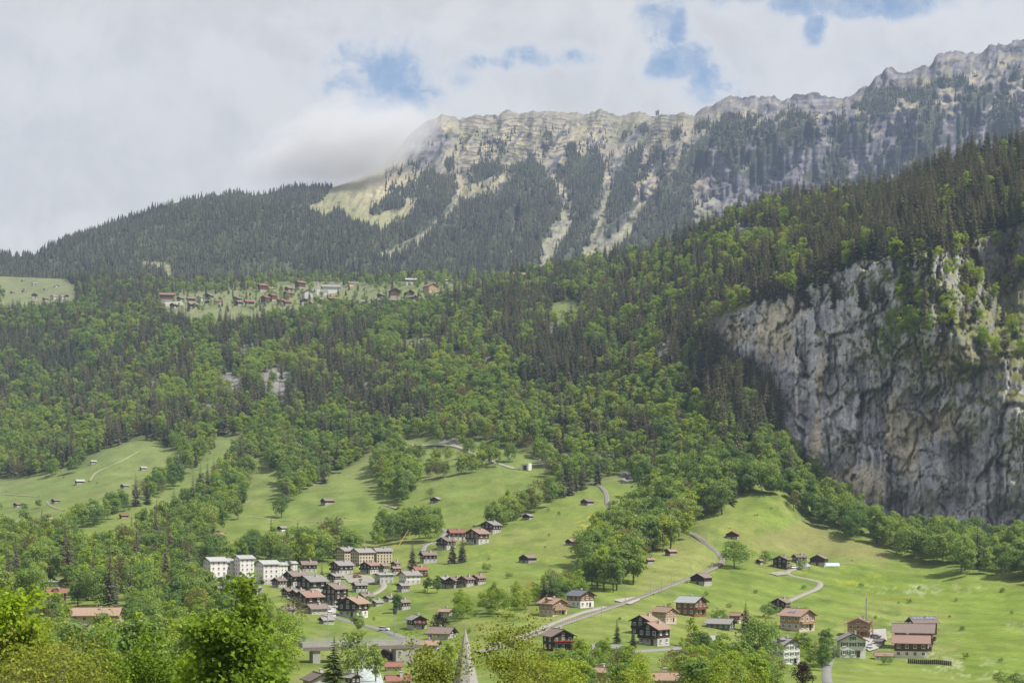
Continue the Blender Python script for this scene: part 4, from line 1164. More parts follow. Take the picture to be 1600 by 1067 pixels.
def plant_all():
    groups = {}
    n_bush = 0
    for t in TREES:
        if t[5] != 'single' and blocked(t[1]): continue
        groups.setdefault('single' if t[5] == 'single' else t[0], []).append(t)
    rng = np.random.default_rng(99)
    for key, lst in groups.items():
        lst.sort(key=lambda t: -t[4])
        if key == 'single': objs, rest = lst, []
        else:
            # the ones that show largest become objects of their own
            inframe = [t for t in lst if -10 < CX + F * t[1][0] / t[1][1] < 1610 and HOR - F * t[1][2] / t[1][1] < 1085]
            ids = {id(t) for t in inframe[:(245 if key == 'broadleaf' else 265)]}
            objs = [t for t in lst if id(t) in ids]; rest = [t for t in lst if id(t) not in ids]
        for (kind, p, H, ml, s, region, lab) in objs:
            k = int(rng.integers(len(ml))); spr = ml is SPR or ml is SPRB; base = 25.0 if spr else MH
            nm = 'spruce_tree' if spr else 'garden_bush' if kind == 'bush' else 'broadleaf_tree'
            o = empty(nm, p, rng.uniform(0, 6.28)); o.scale = [H / base * f for f in (rng.uniform(.86, 1.15), rng.uniform(.86, 1.15), rng.uniform(.92, 1.1))]
            cat = 'bush' if kind == 'bush' else 'tree'
            if lab: tag(o, lab, cat)
            else:
                nb_ = near_label(p)
                shape = 'dark pointed spruce' if spr else 'narrow fresh green tree' if ml is FTALL or ml[k] in FTALL else 'half leafed brownish tree' if ml[k] in RUST else 'narrow green leafy tree' if ml[k] in TALL else 'spreading green leafy tree' if ml[k] in WIDE else 'round green leafy tree'
                if nb_ and len((shape + ' ' + nb_).split()) <= 16:
                    tag(o, shape + ' ' + nb_, cat, f"{shape}s {REGION_TXT[region]}")
                else:
                    tag(o, f"{shape} {REGION_TXT[region]}", cat, f"{shape}s {REGION_TXT[region]}")
                nm2 = None
            if False:
                nm2 = 'dark spruce' if spr else 'bright green leafy tree' if ml is FROUND else 'pale half leafed tree' if ml is RUST else 'green leafy tree'
                tag(o, f"{nm2} {REGION_TXT[region]}", cat, f"{nm2}s {REGION_TXT[region]}")
            link(bpy.data.objects.new('crown', ml[k]), o)
            if kind != 'bush':
                link(bpy.data.objects.new('trunk', (STRK[0] if spr else TRK[k % 3])), o)
        if rest:
            mesh_index = {id(m): i for i, m in enumerate(SPR if key == 'spruce' else BL_ALL)}
            var, sc = [], []
            for t in rest:
                m = t[3][int(rng.integers(len(t[3])))]
                var.append(mesh_index.get(id(m), 0)); sc.append(t[2] / (25.0 if key == 'spruce' else MH))
            instancer('spruce_forest' if key == 'spruce' else 'broadleaf_forest', [tuple(t[1]) for t in rest], var, sc, rng.uniform(0, 6.28, len(rest)),
                      'spruce_source' if key == 'spruce' else 'broadleaf_source')
        print('TREES', key, len(objs), len(rest))
    # scrub on the wall
    source_coll('scrub_source', BUSH)
    instancer('meadow_shrubbery', [tuple(at(a, b)) for a, b, h in MSHRUB], rng.integers(0, 3, len(MSHRUB)), [h / MH for _, _, h in MSHRUB], rng.uniform(0, 6.28, len(MSHRUB)), 'scrub_source')
    instancer('ledge_shrubbery', [tuple(wall_at(a, b)) for a, b, h in SCRUB], rng.integers(0, 3, len(SCRUB)), [h / MH for _, _, h in SCRUB], rng.uniform(0, 6.28, len(SCRUB)), 'scrub_source')


# the forest on the far range
rng = np.random.default_rng(77)
cell = np.abs(np.gradient(FPX, axis=0) * FDG / F * np.gradient(FDG, axis=1))
cell = np.minimum(cell, 400)
lam = gsmooth(fmask, 0.6, 0) * cell / 6.9 ** 2
lam = np.where((FPX > -60) & (FPX < 1640) & (FPY < 470), lam, 0)
# hidden behind the near woods: skip
hid = FPY > np.interp(FPX, GX, SKY_N) + 14
lam = lam * (0.25 + 0.75 * sstep(0.28, 0.45, fbm(FPX / 11, FPY / 7, 3, 471)))
lam = np.where(hid, 0, lam)
scat = (FPY < 300) & (FPX > 600) & (fmask < .5) & (rk < 0.98)
lam = lam + np.where((FPX > 600) & (FPY < 330), cell * 0.0045 * sstep(0.62, 0.75, ridged(lean / 21 + 3.1, FPY / 60, 3, 461)) * sstep(0.94, 0.8, fs)[None, :] * (1 - 0.6 * right), 0)
lam = lam * (1 - 0.35 * right)
lam = lam + np.where(scat, cell * 0.0011 * sstep(0.55, 0.75, fbm(FPX / 9, FPY / 5, 3, 451)) * sstep(0.97, 0.8, fs)[None, :], 0)
n = rng.poisson(lam)
I, J = np.nonzero(n); cnt = n[I, J]
I = np.repeat(I, cnt); J = np.repeat(J, cnt)
u = np.clip(I + rng.uniform(-.5, .5, len(I)), 0, nX - 1.01); v = np.clip(J + rng.uniform(-.5, .5, len(J)), 0, nR - 1.01)
i0 = u.astype(int); j0 = v.astype(int); a = (u - i0)[:, None]; b = (v - j0)[:, None]
fp = (FW[i0, j0] * (1 - a) + FW[i0 + 1, j0] * a) * (1 - b) + (FW[i0, j0 + 1] * (1 - a) + FW[i0 + 1, j0 + 1] * a) * b
hgt = rng.uniform(0.40, 0.98, len(fp)) * np.clip(1.08 - (fp[:, 2] - 700) / 1500, 0.45, 1.05) * np.where(fp[:, 0] < -350, 0.8, 1.0)
instancer('mountain_forest', fp, rng.integers(0, 4, len(fp)), hgt, rng.uniform(0, 6.28, len(fp)), 'far_spruce_source')
print('FAR TREES', len(fp))

# ------------------------------------------------------------------ building materials
W_DARK = simple('dark_weathered_timber', (0.040, 0.027, 0.020), 0.85, 0.3, 1.5, 0.4, 9, stretch=(1, 1, 6))
W_BROWN = simple('brown_timber', (0.095, 0.052, 0.030), 0.8, 0.25, 1.5, 0.4, 9, stretch=(1, 1, 6))
W_ORANGE = simple('orange_timber', (0.180, 0.082, 0.040), 0.75, 0.2, 1.5, 0.3, 9, stretch=(1, 1, 6))
W_PALE = simple('new_pale_timber', (0.33, 0.215, 0.130), 0.75, 0.18, 1.5, 0.3, 9, stretch=(1, 1, 6))
W_GREY = simple('grey_timber', (0.15, 0.125, 0.105), 0.85, 0.25, 1.5, 0.4, 9, stretch=(1, 1, 6))
P_WHITE = simple('white_plaster', (0.58, 0.565, 0.53), 0.85, 0.06, 0.8)
P_CREAM = simple('cream_plaster', (0.46, 0.40, 0.315), 0.85, 0.07, 0.8)
P_GREY = simple('grey_render', (0.40, 0.39, 0.375), 0.85, 0.07, 0.8)
STONE = simple('rough_stone_wall', (0.30, 0.28, 0.255), 0.9, 0.25, 2.5, 0.5, 5)
R_BROWN = simple('brown_roof_tiles', (0.165, 0.127, 0.112), 0.8, 0.22, 1.6, 0.5, 12, stretch=(1, 1, 1))
R_TAN = simple('tan_roof_tiles', (0.270, 0.185, 0.138), 0.8, 0.2, 1.6, 0.5, 12)
R_RED = simple('red_roof_tiles', (0.215, 0.098, 0.075), 0.8, 0.2, 1.6, 0.5, 12)
R_PINK = simple('faded_pink_roof_tiles', (0.215, 0.140, 0.115), 0.8, 0.15, 1.6, 0.4, 12)
R_GREY = simple('grey_roof_slates', (0.215, 0.200, 0.195), 0.75, 0.2, 1.6, 0.4, 12)
R_SLATE = simple('blue_grey_roof_slates', (0.135, 0.140, 0.165), 0.65, 0.2, 1.6, 0.3, 12)
R_LIGHT = simple('pale_metal_roof', (0.30, 0.31, 0.305), 0.5, 0.12, 1.0)
GLASS = simple('window_glass', (0.035, 0.042, 0.05), 0.15, 0.3, 0.5, spec=0.6)
FRAME = simple('white_painted_frame', (0.70, 0.68, 0.64), 0.6, 0.05)
FRAME_B = simple('brown_window_frame', (0.22, 0.13, 0.08), 0.7, 0.1)
SHUT_G = simple('green_shutter_paint', (0.045, 0.145, 0.095), 0.6, 0.1)
SHUT_R = simple('red_shutter_paint', (0.26, 0.06, 0.045), 0.6, 0.1)
FLOWER = simple('red_geraniums', (0.42, 0.045, 0.03), 0.8, 0.4, 5.0)
CONC = simple('concrete', (0.305, 0.295, 0.275), 0.9, 0.12, 0.6)
ASPH = simple('road_surface', (0.190, 0.183, 0.174), 0.9, 0.12, 0.5)
TRACKC = simple('pale_gravel_track', (0.255, 0.240, 0.205), 0.95, 0.15, 0.6)
BALLAST = simple('rail_ballast', (0.185, 0.170, 0.155), 0.95, 0.22, 1.5, 0.6, 4)
STEEL = simple('galvanised_steel', (0.36, 0.37, 0.38), 0.5, 0.1, metal=0.4)
RAILM = simple('worn_rail', (0.30, 0.26, 0.24), 0.45, 0.1, metal=0.6)
BARRM = simple('rusty_barrier_steel', (0.115, 0.10, 0.09), 0.8, 0.2)
CRANE_Y = simple('orange_crane_paint', (0.50, 0.30, 0.09), 0.5, 0.08)
SOLAR = simple('solar_cells', (0.12, 0.155, 0.23), 0.25, 0.15, spec=0.6)
SOLARF = simple('solar_frame', (0.50, 0.51, 0.53), 0.4, 0.05, metal=0.5)
SPIREM = simple('pale_grey_shingles', (0.30, 0.285, 0.27), 0.8, 0.16, 1.4, 0.5, 10)
TARP = simple('pale_blue_sheeting', (0.45, 0.58, 0.62), 0.4, 0.1)
CARW = simple('white_car_paint', (0.72, 0.72, 0.72), 0.3, 0.02, spec=0.5)
CARB = simple('dark_blue_car_paint', (0.05, 0.07, 0.13), 0.3, 0.02, spec=0.5)
CARR = simple('red_car_paint', (0.40, 0.04, 0.03), 0.3, 0.02, spec=0.5)
RUBBER = simple('tyre_rubber', (0.03, 0.03, 0.03), 0.85, 0.05)
WATER, _wnt, _wo = new_mat('glacier_water')
_b = N(_wnt, 'ShaderNodeBsdfPrincipled', i_Roughness=0.25); _t = N(_wnt, 'ShaderNodeTexCoord')
_n = N(_wnt, 'ShaderNodeTexNoise', i_Scale=0.8, i_Detail=6.0, i_Roughness=0.7); _wnt.links.new(_t.outputs['Object'], _n.inputs['Vector'])
_wnt.links.new(mix_c(_wnt, map_r(_wnt, _n.outputs['Fac'], 0.42, 0.6), (0.28, 0.36, 0.36), (0.75, 0.80, 0.80)), _b.inputs['Base Color']); _wnt.links.new(_b.outputs[0], _wo.inputs['Surface'])


# ------------------------------------------------------------------ roads, railway, stream
def catmull(pts, n=8):
    out = []
    P_ = [pts[0]] + list(pts) + [pts[-1]]
    for i in range(1, len(P_) - 2):
        p0, p1, p2, p3 = (np.array(P_[i + k], float) for k in (-1, 0, 1, 2))
        for k in range(n):
            t = k / n
            out.append(0.5 * (2 * p1 + (p2 - p0) * t + (2 * p0 - 5 * p1 + 4 * p2 - p3) * t * t + (3 * p1 - p0 - 3 * p2 + p3) * t ** 3))
    out.append(np.array(pts[-1], float))
    return out


def path3(pix, step=2.5):
    """a way over the land through the given points, as evenly spaced ground points"""
    W = [at(*p) for p in catmull(pix, 10)]
    pts = [(w.x, w.y) for w in W]
    out = []; acc_ = 0.0
    for a, b in zip(pts[:-1], pts[1:]):
        L = math.hypot(b[0] - a[0], b[1] - a[1])
        while acc_ <= L:
            t = acc_ / max(L, 1e-6); out.append((a[0] + (b[0] - a[0]) * t, a[1] + (b[1] - a[1]) * t)); acc_ += step
        acc_ -= L
    out.append(pts[-1])
    for _ in range(3):
        out = [out[0]] + [((a[0] + 2 * b[0] + c[0]) / 4, (a[1] + 2 * b[1] + c[1]) / 4) for a, b, c in zip(out[:-2], out[1:-1], out[2:])] + [out[-1]]
    return out


def ribbon(name, pts, width, lift, mat, skirt=0.8, off=0.0, kind='structure', parent=None, zs=None):
    V, Fc = [], []
    zc = []
    for i, (x, y) in enumerate(pts):
        zc.append(zs[i] if zs else ground(x, y))
    zc = np.array(zc); k = np.ones(5) / 5
    if len(zc) > 8: zc = np.convolve(np.pad(zc, 2, mode='edge'), k, 'valid')
    for i, (x, y) in enumerate(pts):
        a = pts[max(i - 1, 0)]; b = pts[min(i + 1, len(pts) - 1)]
        dx, dy = b[0] - a[0], b[1] - a[1]; L = math.hypot(dx, dy) or 1
        nx_, ny_ = -dy / L, dx / L
        for s in (-1, 1):
            px_, py_ = x + nx_ * (off + s * width / 2), y + ny_ * (off + s * width / 2)
            z = zc[i] + lift if zs else max(zc[i], ground(px_, py_)) + lift
            V.append((px_, py_, z))
        for s in (-1, 1):
            px_, py_ = x + nx_ * (off + s * (width / 2 + skirt * .8)), y + ny_ * (off + s * (width / 2 + skirt * .8)); V.append((px_, py_, V[-2][2] - skirt))
    n = len(pts)
    for i in range(n - 1):
        b, c = i * 4, i * 4 + 4
        Fc += [(b, b + 1, c + 1, c), (b + 2, b, c, c + 2), (b + 1, b + 3, c + 3, c + 1)]
    o = bpy.data.objects.new(name, np_mesh(name, V, np.array(Fc), [mat]))
    link(o, parent)
    if kind and parent is None: tag(o, kind=kind)
    return o


RAILP = [(745, 1020), (790, 1008), (840, 989), (862, 981), (975, 942), (1017, 927), (1050, 914), (1087, 900), (1117, 887), (1128, 877), (1122, 865), (1101, 848), (1082, 835), (1040, 822), (1000, 812), (963, 800), (950, 790), (947, 772), (939, 761), (923, 755)]
rp = path3(RAILP)
bed = ribbon('railway_track', rp, 2.5, 0.45, BALLAST, skirt=0.4)
for s in (-0.55, 0.55):
    ribbon('rail', rp, 0.16, 0.62, RAILM, skirt=0.15, off=s, parent=bed)
slm = MB(); slm.box((0, 0, 0), (2.0, 0.28, 0.16)); sl_me = slm.mesh('sleeper', W_GREY)
tot = 0
for i in range(2, len(rp) - 1, 1):
    if tot >= 180: break
    a, b = rp[i - 1], rp[i + 1]; x, y = rp[i]
    o = bpy.data.objects.new('sleeper', sl_me); link(o, bed); o.location = (x, y, max(ground(x, y), 0 * 1 + ground(x, y)) + 0.50); o.rotation_euler = (0, 0, math.atan2(b[1] - a[1], b[0] - a[0]) + math.pi / 2); tot += 1
ribbon('rail_path', path3([(770, 1006), (820, 992), (858, 976), (905, 958), (945, 948)]), 2.4, 0.30, TRACKC)
WORN = simple('worn_grass_path', (0.195, 0.190, 0.110), 0.95, 0.2, 0.6)
ROADS = [('road', [(498, 955), (512, 962), (550, 972), (575, 979), (612, 990), (640, 1002), (660, 1010)], 4.2, ASPH),
         ('farm_track', [(1246, 884), (1243, 888), (1228, 896), (1257, 904), (1274, 907), (1282, 912), (1274, 921), (1254, 929), (1234, 938), (1222, 946)], 3.0, TRACKC),
         ('road', [(880, 1034), (892, 1029), (925, 1021), (955, 1019), (1000, 1017), (1050, 1014), (1075, 1010)], 4.0, ASPH),
         ('lane', [(1303, 1012), (1298, 1025), (1291, 1046), (1293, 1068)], 3.2, ASPH),
         ('road', [(628, 694), (653, 696), (700, 696), (722, 701), (749, 714), (780, 725), (806, 733)], 3.6, TRACKC),
         ('lane', [(660, 862), (667, 850), (684, 846), (690, 838), (697, 832), (688, 826), (675, 822)], 3.0, ASPH),
         ('footpath', [(380, 806), (400, 808), (430, 812), (500, 815), (560, 812)], 1.6, WORN),
         ('footpath', [(0, 772), (30, 774), (60, 776)], 2.2, WORN), ('footpath', [(72, 783), (80, 791), (100, 798)], 2.0, WORN), ('footpath', [(140, 752), (148, 740), (160, 733), (185, 722), (215, 706)], 2.2, WORN),
         ('lane', [(296, 918), (298, 910), (306, 902), (322, 898)], 5.0, ASPH),
         ('lane', [(535, 905), (552, 900), (575, 904), (590, 908), (600, 915), (590, 925), (560, 935), (520, 948), (505, 955)], 3.4, TRACKC),
         ('footpath', [(1340, 882), (1290, 878)], 1.6, WORN), ('footpath', [(598, 788), (612, 792), (622, 795)], 2.4, WORN),
         ('lane', [(740, 822), (765, 816), (790, 810), (830, 800)], 1.8, TRACKC),
         ('village_road', [(248, 474), (262, 476), (275, 475), (320, 478)], 3.5, TRACKC)]
for nm, pp, wd, mt in ROADS:
    ribbon(nm, path3(pp), wd * 0.78, 0.34, mt, skirt=0.45)


def yard(pix, mat, lift=0.38, name='yard'):
    P0 = [at(*p) for p in pix]
    cx_ = sum(p.x for p in P0) / len(P0); cy_ = sum(p.y for p in P0) / len(P0)
    V, Fc = [], []
    rings = 5; n = len(P0) * 4
    rim = []
    for a, b in zip(P0, P0[1:] + P0[:1]):
        for k in range(4): rim.append((a.x + (b.x - a.x) * k / 4, a.y + (b.y - a.y) * k / 4))
    V.append((cx_, cy_, ground(cx_, cy_) + lift))
    for r in range(1, rings + 1):
        for (x, y) in rim:
            X, Y = cx_ + (x - cx_) * r / rings, cy_ + (y - cy_) * r / rings
            V.append((X, Y, ground(X, Y) + lift))
    me = bpy.data.meshes.new(name)
    fl = [(0, 1 + k, 1 + (k + 1) % n) for k in range(n)]
    for r in range(rings - 1):
        b0, b1 = 1 + r * n, 1 + (r + 1) * n
        fl += [(b0 + k, b1 + k, b1 + (k + 1) % n, b0 + (k + 1) % n) for k in range(n)]
    me.from_pydata(V, [], fl); me.materials.append(mat); me.update()
    tag(link(bpy.data.objects.new(name, me)), kind='structure')


yard([(1350, 984), (1384, 983), (1386, 1000), (1372, 1014), (1358, 1018), (1346, 1008)], CONC)
yard([(925, 1007), (975, 1009), (960, 1017), (925, 1019)], ASPH)
yard([(958, 938), (998, 933), (1000, 938), (985, 945)], CONC)
yard([(1200, 896), (1222, 893), (1236, 898), (1215, 900)], TRACKC)
yard([(1230, 886), (1262, 880), (1268, 885), (1244, 890)], CONC)
yard([(308, 906), (395, 908), (400, 928), (318, 930)], CONC)
yard([(535, 899), (580, 900), (588, 912), (545, 911)], TRACKC)
yard([(500, 944), (525, 948), (525, 966), (505, 962)], CONC)
yard([(248, 473), (282, 471), (290, 477), (255, 479)], CONC)
ribbon('stream', path3([(572, 1034), (574, 1044), (578, 1056), (582, 1075), (590, 1100)], 3), 6.5, 0.25, WATER)

# ------------------------------------------------------------------ houses
def win_meshes(frame, shutter=None):
    fm_ = MB()
    for s in (-1, 1):
        fm_.box((s * 0.52, 0, 0), (0.10, 0.10, 1.34)); fm_.box((0, 0, s * 0.62), (0.94, 0.10, 0.10))
    fm_.box((0, 0, 0), (0.07, 0.08, 1.14)); fm_.box((0, -0.06, -0.72), (1.25, 0.16, 0.08))
    a = fm_.mesh('window', frame)
    g = MB(); g.box((0, 0.02, 0), (0.94, 0.03, 1.14)); b = g.mesh('pane', GLASS)
    c = None
    if shutter:
        s_ = MB()
        s_.box((0, 0, 0), (0.52, 0.06, 1.3))
        for k in range(5): s_.box((0, -0.035, -0.5 + k * .25), (0.44, 0.03, 0.05))
        c = s_.mesh('shutter', shutter)
    return a, b, c


WIN = {'white': win_meshes(FRAME), 'brown': win_meshes(FRAME_B), 'green': win_meshes(FRAME, SHUT_G), 'red': win_meshes(FRAME, SHUT_R)}


def add_window(root, x, y, z, rz, style, sc=1.0):
    a, b, c = WIN[style]
    o = bpy.data.objects.new('window', a); link(o, root); o.location = (x, y, z); o.rotation_euler = (0, 0, rz); o.scale = (sc,) * 3
    link(bpy.data.objects.new('pane', b), o)
    if c:
        for s in (-1, 1):
            q = bpy.data.objects.new('shutter', c); link(q, o); q.location = (s * 0.85, -0.03, 0)
    return o


def house(px, py, wp, yaw, label, up=W_DARK, low=P_GREY, roof=R_BROWN, st=2, ratio=1.15, cat='house', name='chalet', win='white', detail=2, balcony=True, chim=True, pitch=26, over=0.9, lowst=1, flowers=False, shed=False, group=None, sink=0.0, solar=0, dormer=False, half_open=False, clear=True, hs=1.0):
    front = at(px, py)
    D = front.y; tot = wp * 1.1 / F * D
    a = math.radians(yaw); ca, sa = abs(math.cos(a)), abs(math.sin(a))
    if shed: over = min(over, 0.55)
    w = max((tot * 0.86) / (ca + ratio * sa), 2.2); l = w * ratio
    over = max(0.5, min(over, 0.6) if shed else w * 0.13)
    hs = hs * min(max(w / 8.3, 0.5), 1.12)
    back = (w * sa + l * ca) * 0.5
    cx_, cy_ = front.x * (1 + back / D), D + back
    z0 = min(ground(cx_, cy_), front.z + 0.6) - sink
    root = empty(name, (cx_, cy_, z0), a)
    tag(root, label, cat, group)
    H1 = (1.5 if shed else 2.3 * lowst) * hs
    Ht = (3.4 if shed else 2.55 * st + 0.25) * hs
    tp = math.tan(math.radians(pitch)); rise = w * 0.5 * tp
    m = MB(); m.box((0, 0, H1 / 2 - 1.5), (w, l, H1 + 3.0)); m.build('lower_wall', low, root)
    m = MB(); e = 0.06; W2, L2 = w / 2 + e, l / 2 + e
    pr = [(-W2, H1), (W2, H1), (W2, Ht), (0, Ht + rise), (-W2, Ht)]
    pts = [(x, -L2, z) for x, z in pr] + [(x, L2, z) for x, z in pr]
    m.poly(pts, [(0, 1, 2, 3, 4), (9, 8, 7, 6, 5)] + [(k, 5 + k, 5 + (k + 1) % 5, (k + 1) % 5) for k in range(5)])
    m.build('upper_wall', up, root)
    # roof: two slabs with overhang, ridge cap and barge boards
    m = MB(); th = 0.20; LL = l / 2 + over
    ex = w / 2 + over; ze = Ht - over * tp
    for s in (-1, 1):
        A = [(0, Ht + rise + .10), (s * ex, ze + .10), (s * ex, ze + .10 + th), (0, Ht + rise + .10 + th)]
        pts = [(x, -LL, z) for x, z in A] + [(x, LL, z) for x, z in A]
        m.poly(pts, [(0, 1, 2, 3), (7, 6, 5, 4), (0, 4, 5, 1), (1, 5, 6, 2), (2, 6, 7, 3)])
    m.box((0, 0, Ht + rise + .34), (0.35, 2 * LL, 0.16))
    rf = m.build('roof', roof, root)
    if detail >= 1:
        for yy in (-LL - 0.03, LL + 0.03):
            A = [(-ex, ze - .05), (0, Ht + rise - .05), (ex, ze - .05), (ex, ze + .29), (0, Ht + rise + .29), (-ex, ze + .29)]
            pts = [(x, yy - .035, z) for x, z in A] + [(x, yy + .035, z) for x, z in A]
            m = MB(); m.poly(pts, [(0, 1, 4, 5), (1, 2, 3, 4), (6, 11, 10, 7), (7, 10, 9, 8)] + [(k, 6 + k, 6 + (k + 1) % 6, (k + 1) % 6) for k in range(6)])
            m.build('barge_board', W_DARK if up is not W_PALE else W_PALE, root)
    if chim and not shed and detail >= 1:
        m = MB(); cxx = w * 0.18; zt = Ht + rise - cxx * tp
        m.box((cxx, l * 0.12, zt + 0.5), (0.7, 0.7, 1.9)); m.box((cxx, l * 0.12, zt + 1.5), (0.9, 0.9, 0.12)); m.build('chimney', P_GREY, rf)
    if detail >= 1:
        dm = MB(); dw = (1.0 if not shed else 1.3) * hs
        dm.box((w * 0.22 if not shed else 0, -l / 2 - 0.09, 1.02 * hs), (dw, 0.08, 2.04 * hs)); dm.box((w * 0.22 + dw * .3 if not shed else dw * .35, -l / 2 - 0.13, 1.0 * hs), (0.06, 0.04, 0.12)); dm.build('door', W_BROWN if up is W_DARK else W_DARK, root)
    if not shed and detail >= 2:
        n = max(2, int(w / (2.2 * hs))); sides = []
        # front gable
        for fl in range(st):
            zc = 1.45 + 2.55 * fl
            for k in range(n):
                x = (k - (n - 1) / 2) * (w / n)
                if fl == 0 and abs(x - w * 0.22) < 1.0 * hs: continue
                add_window(root, x, -l / 2 - 0.12, zc * hs, 0, win, hs)
        if rise > 1.5: add_window(root, -0.0, -l / 2 - 0.12, (Ht + rise * 0.28), 0, win, 0.85 * hs)
        # the long side that faces the valley floor
        ns = max(2, int(l / (2.8 * hs))); sgn = 1 if yaw < 0 else -1
        if abs(yaw) > 8:
            for fl in range(st):
                for k in range(ns):
                    add_window(root, sgn * (w / 2 + 0.12), (k - (ns - 1) / 2) * (l / ns), (1.45 + 2.55 * fl) * hs, math.pi / 2 * sgn, win, hs)
        if balcony and st >= 2:
            bw = w * 0.92; zb = H1 + 0.12; yb = -l / 2 - 0.12
            m = MB(); m.box((0, yb - 0.6, zb), (bw, 1.2, 0.14))
            for s in (-1, 1): m.box((s * bw / 2, yb - 0.6, zb + 0.5), (0.08, 1.2, 0.9))
            m.box((0, yb - 1.18, zb + 0.95), (bw, 0.10, 0.10))
            nb_ = int(bw / 0.5)
            for k in range(nb_): m.box(((k - (nb_ - 1) / 2) * bw / nb_, yb - 1.17, zb + 0.48), (0.34, 0.05, 0.85))
            b_ = m.build('balcony', up if up not in (P_WHITE, P_CREAM, P_GREY) else W_BROWN, root)
            if flowers:
                m = MB(); rs = random.Random(int(px))
                for k in range(int(bw / 0.45)):
                    m.box((-bw / 2 + 0.3 + k * 0.45, yb - 1.32, zb + 0.95 + rs.uniform(-.05, .12)), (rs.uniform(.3, .5), 0.3, rs.uniform(.25, .4)), rs.uniform(-.3, .3))
                m.build('flower_box', FLOWER, b_)
    if shed and detail >= 1:
        for s in (-1, 1):
            m = MB(); m.box((s * (w / 2 + .1), -l / 2 - .1, Ht / 2), (0.22, 0.22, Ht - 0.3)); m.build('corner_post', W_DARK, root)
    if solar:
        s = -1 if yaw > 0 else 1
        for k in range(abs(solar)):
            pm = MB(); L_ = min(1.9, w * .3); pw = (2 * LL - 1.6) / abs(solar) if solar > 2 else 2.0
            sm_ = MB()
            dirv = Vector((s * ex, 0, ze - (Ht + rise))).normalized(); nv = Vector((-dirv.z * s, 0, abs(dirv.x))).normalized()
            yk = (k - (abs(solar) - 1) / 2) * pw
            c0 = Vector((0, yk, Ht + rise + .36)) + dirv * (ex * (0.30 if solar > 2 else 0.5)) + nv * 0.10
            Mx = Matrix((dirv, Vector((0, 1, 0)), dirv.cross(Vector((0, 1, 0))))).transposed()
            pm.box(c0, (L_, pw * 0.9, 0.09), M=Mx); sm_.box(c0 + nv * 0.035, (L_ - .2, pw * 0.9 - .2, 0.09), M=Mx)
            po = pm.build('solar_panel', SOLARF, rf); 
            sm_.build('solar_panel', SOLAR, rf)
    if dormer:
        s = -1 if yaw > 0 else 1
        m = MB(); xo = s * w * 0.30; zt = Ht + rise - abs(xo) * tp
        m.box((xo + s * .4, -l * .05, zt + 0.35), (1.8, 2.2, 1.3)); m.box((xo + s * .3, -l * .05 - .7, zt + 1.12), (2.4, 1.7, 0.14), M=Matrix.Rotation(math.radians(24), 3, 'X')); m.box((xo + s * .3, -l * .05 + .7, zt + 1.12), (2.4, 1.7, 0.14), M=Matrix.Rotation(math.radians(-24), 3, 'X'))
        m.build('dormer', roof, rf)
    LANDMARKS.append((px, py, wp * .5, label))
    if clear:
        CLEARPX.append((px, py - 3, wp * 0.5 + 2, max(8, wp * 0.35, 9.0 * F / D)))
    return root, w, l, Ht, rise


S_ = dict(shed=True, st=1, chim=False, name='hay_barn', cat='barn', detail=1, low=STONE)
house(825, 880, 28, -42, 'dark wooden barn with tan roof alone mid meadow, right of the row of chalets', roof=R_BROWN, ratio=1.1, **S_)
house(894, 852, 20, -50, 'small dark barn on the meadow below the yellow flower patch', roof=R_TAN, **S_)
house(918, 790, 21, -45, 'small dark barn on the upper meadow left of the upper railway curve', roof=R_BROWN, **S_)
house(825, 812, 17, -30, 'grey roofed barn tucked against the tree row across the middle meadow', roof=R_GREY, **S_)
house(681, 786, 17, -20, 'dark hut with grey roof below a half bare tree', roof=R_GREY, **S_)
house(512, 789, 22, -55, 'dark barn with pinkish roof alone on the left middle meadow', roof=R_BROWN, **S_)
house(441, 830, 16, -40, 'dark little barn on white base below the lone round tree', roof=R_GREY, **dict(S_, low=P_WHITE))
house(342, 840, 14, -75, 'small barn with tan roof at the corner of the gully wood', roof=R_TAN, **S_)
house(194, 810, 15, -60, 'small barn with reddish roof beside the western tree belt', roof=R_RED, **S_)
house(87, 786, 13, -40, 'small brown barn above a footpath on the western meadow', roof=R_BROWN, **S_)
house(28, 792, 13, -40, 'small dark barn left of the footpath barn on the western meadow', roof=R_BROWN, **S_)
house(8, 817, 13, -60, 'dark hut with blue grey roof at the left edge', roof=R_SLATE, **S_)
house(76, 815, 12, -70, 'small pale walled hut on the western meadow', roof=R_TAN, **dict(S_, low=P_GREY))
house(195, 763, 13, -40, 'dark hut high on the western meadow near the conifers', roof=R_GREY, **S_)
house(224, 735, 11, -60, 'tiny pale roofed hut highest on the western meadow', roof=R_LIGHT, **S_)
house(125, 757, 16, -65, 'long barn with pale roof beside the winding western path', roof=R_LIGHT, **S_)
house(146, 725, 10, -65, 'tiny pale hut at the forest edge above the western path', roof=R_LIGHT, **S_)
house(327, 758, 9, -30, 'tiny dark hut hidden in the gully wood', roof=R_BROWN, **S_)
house(264, 889, 10, -50, 'tiny red roofed hut in the valley floor wood', roof=R_RED, **S_)
house(1096, 915, 35, -38, 'large dark barn on stone base beside the railway', roof=R_BROWN, ratio=1.0, balcony=False, **dict(S_, hs=1.1))
house(1145, 843, 23, -18, 'barn with red roof behind the lone round tree', roof=R_RED, **S_)
house(1013, 881, 20, -50, 'little barn with tan roof and lean-to below the copse', roof=R_TAN, **S_)
house(1049, 868, 18, -60, 'little pale roofed barn in the shade of the railway copse', roof=R_TAN, **S_)
house(1187, 882, 11, -40, 'tiny tan roofed hut in bushes near the railway bend', roof=R_TAN, **S_)
house(995, 777, 10, -30, 'tiny dark hut beneath a round tree on the upper grass slope', roof=R_BROWN, **S_)
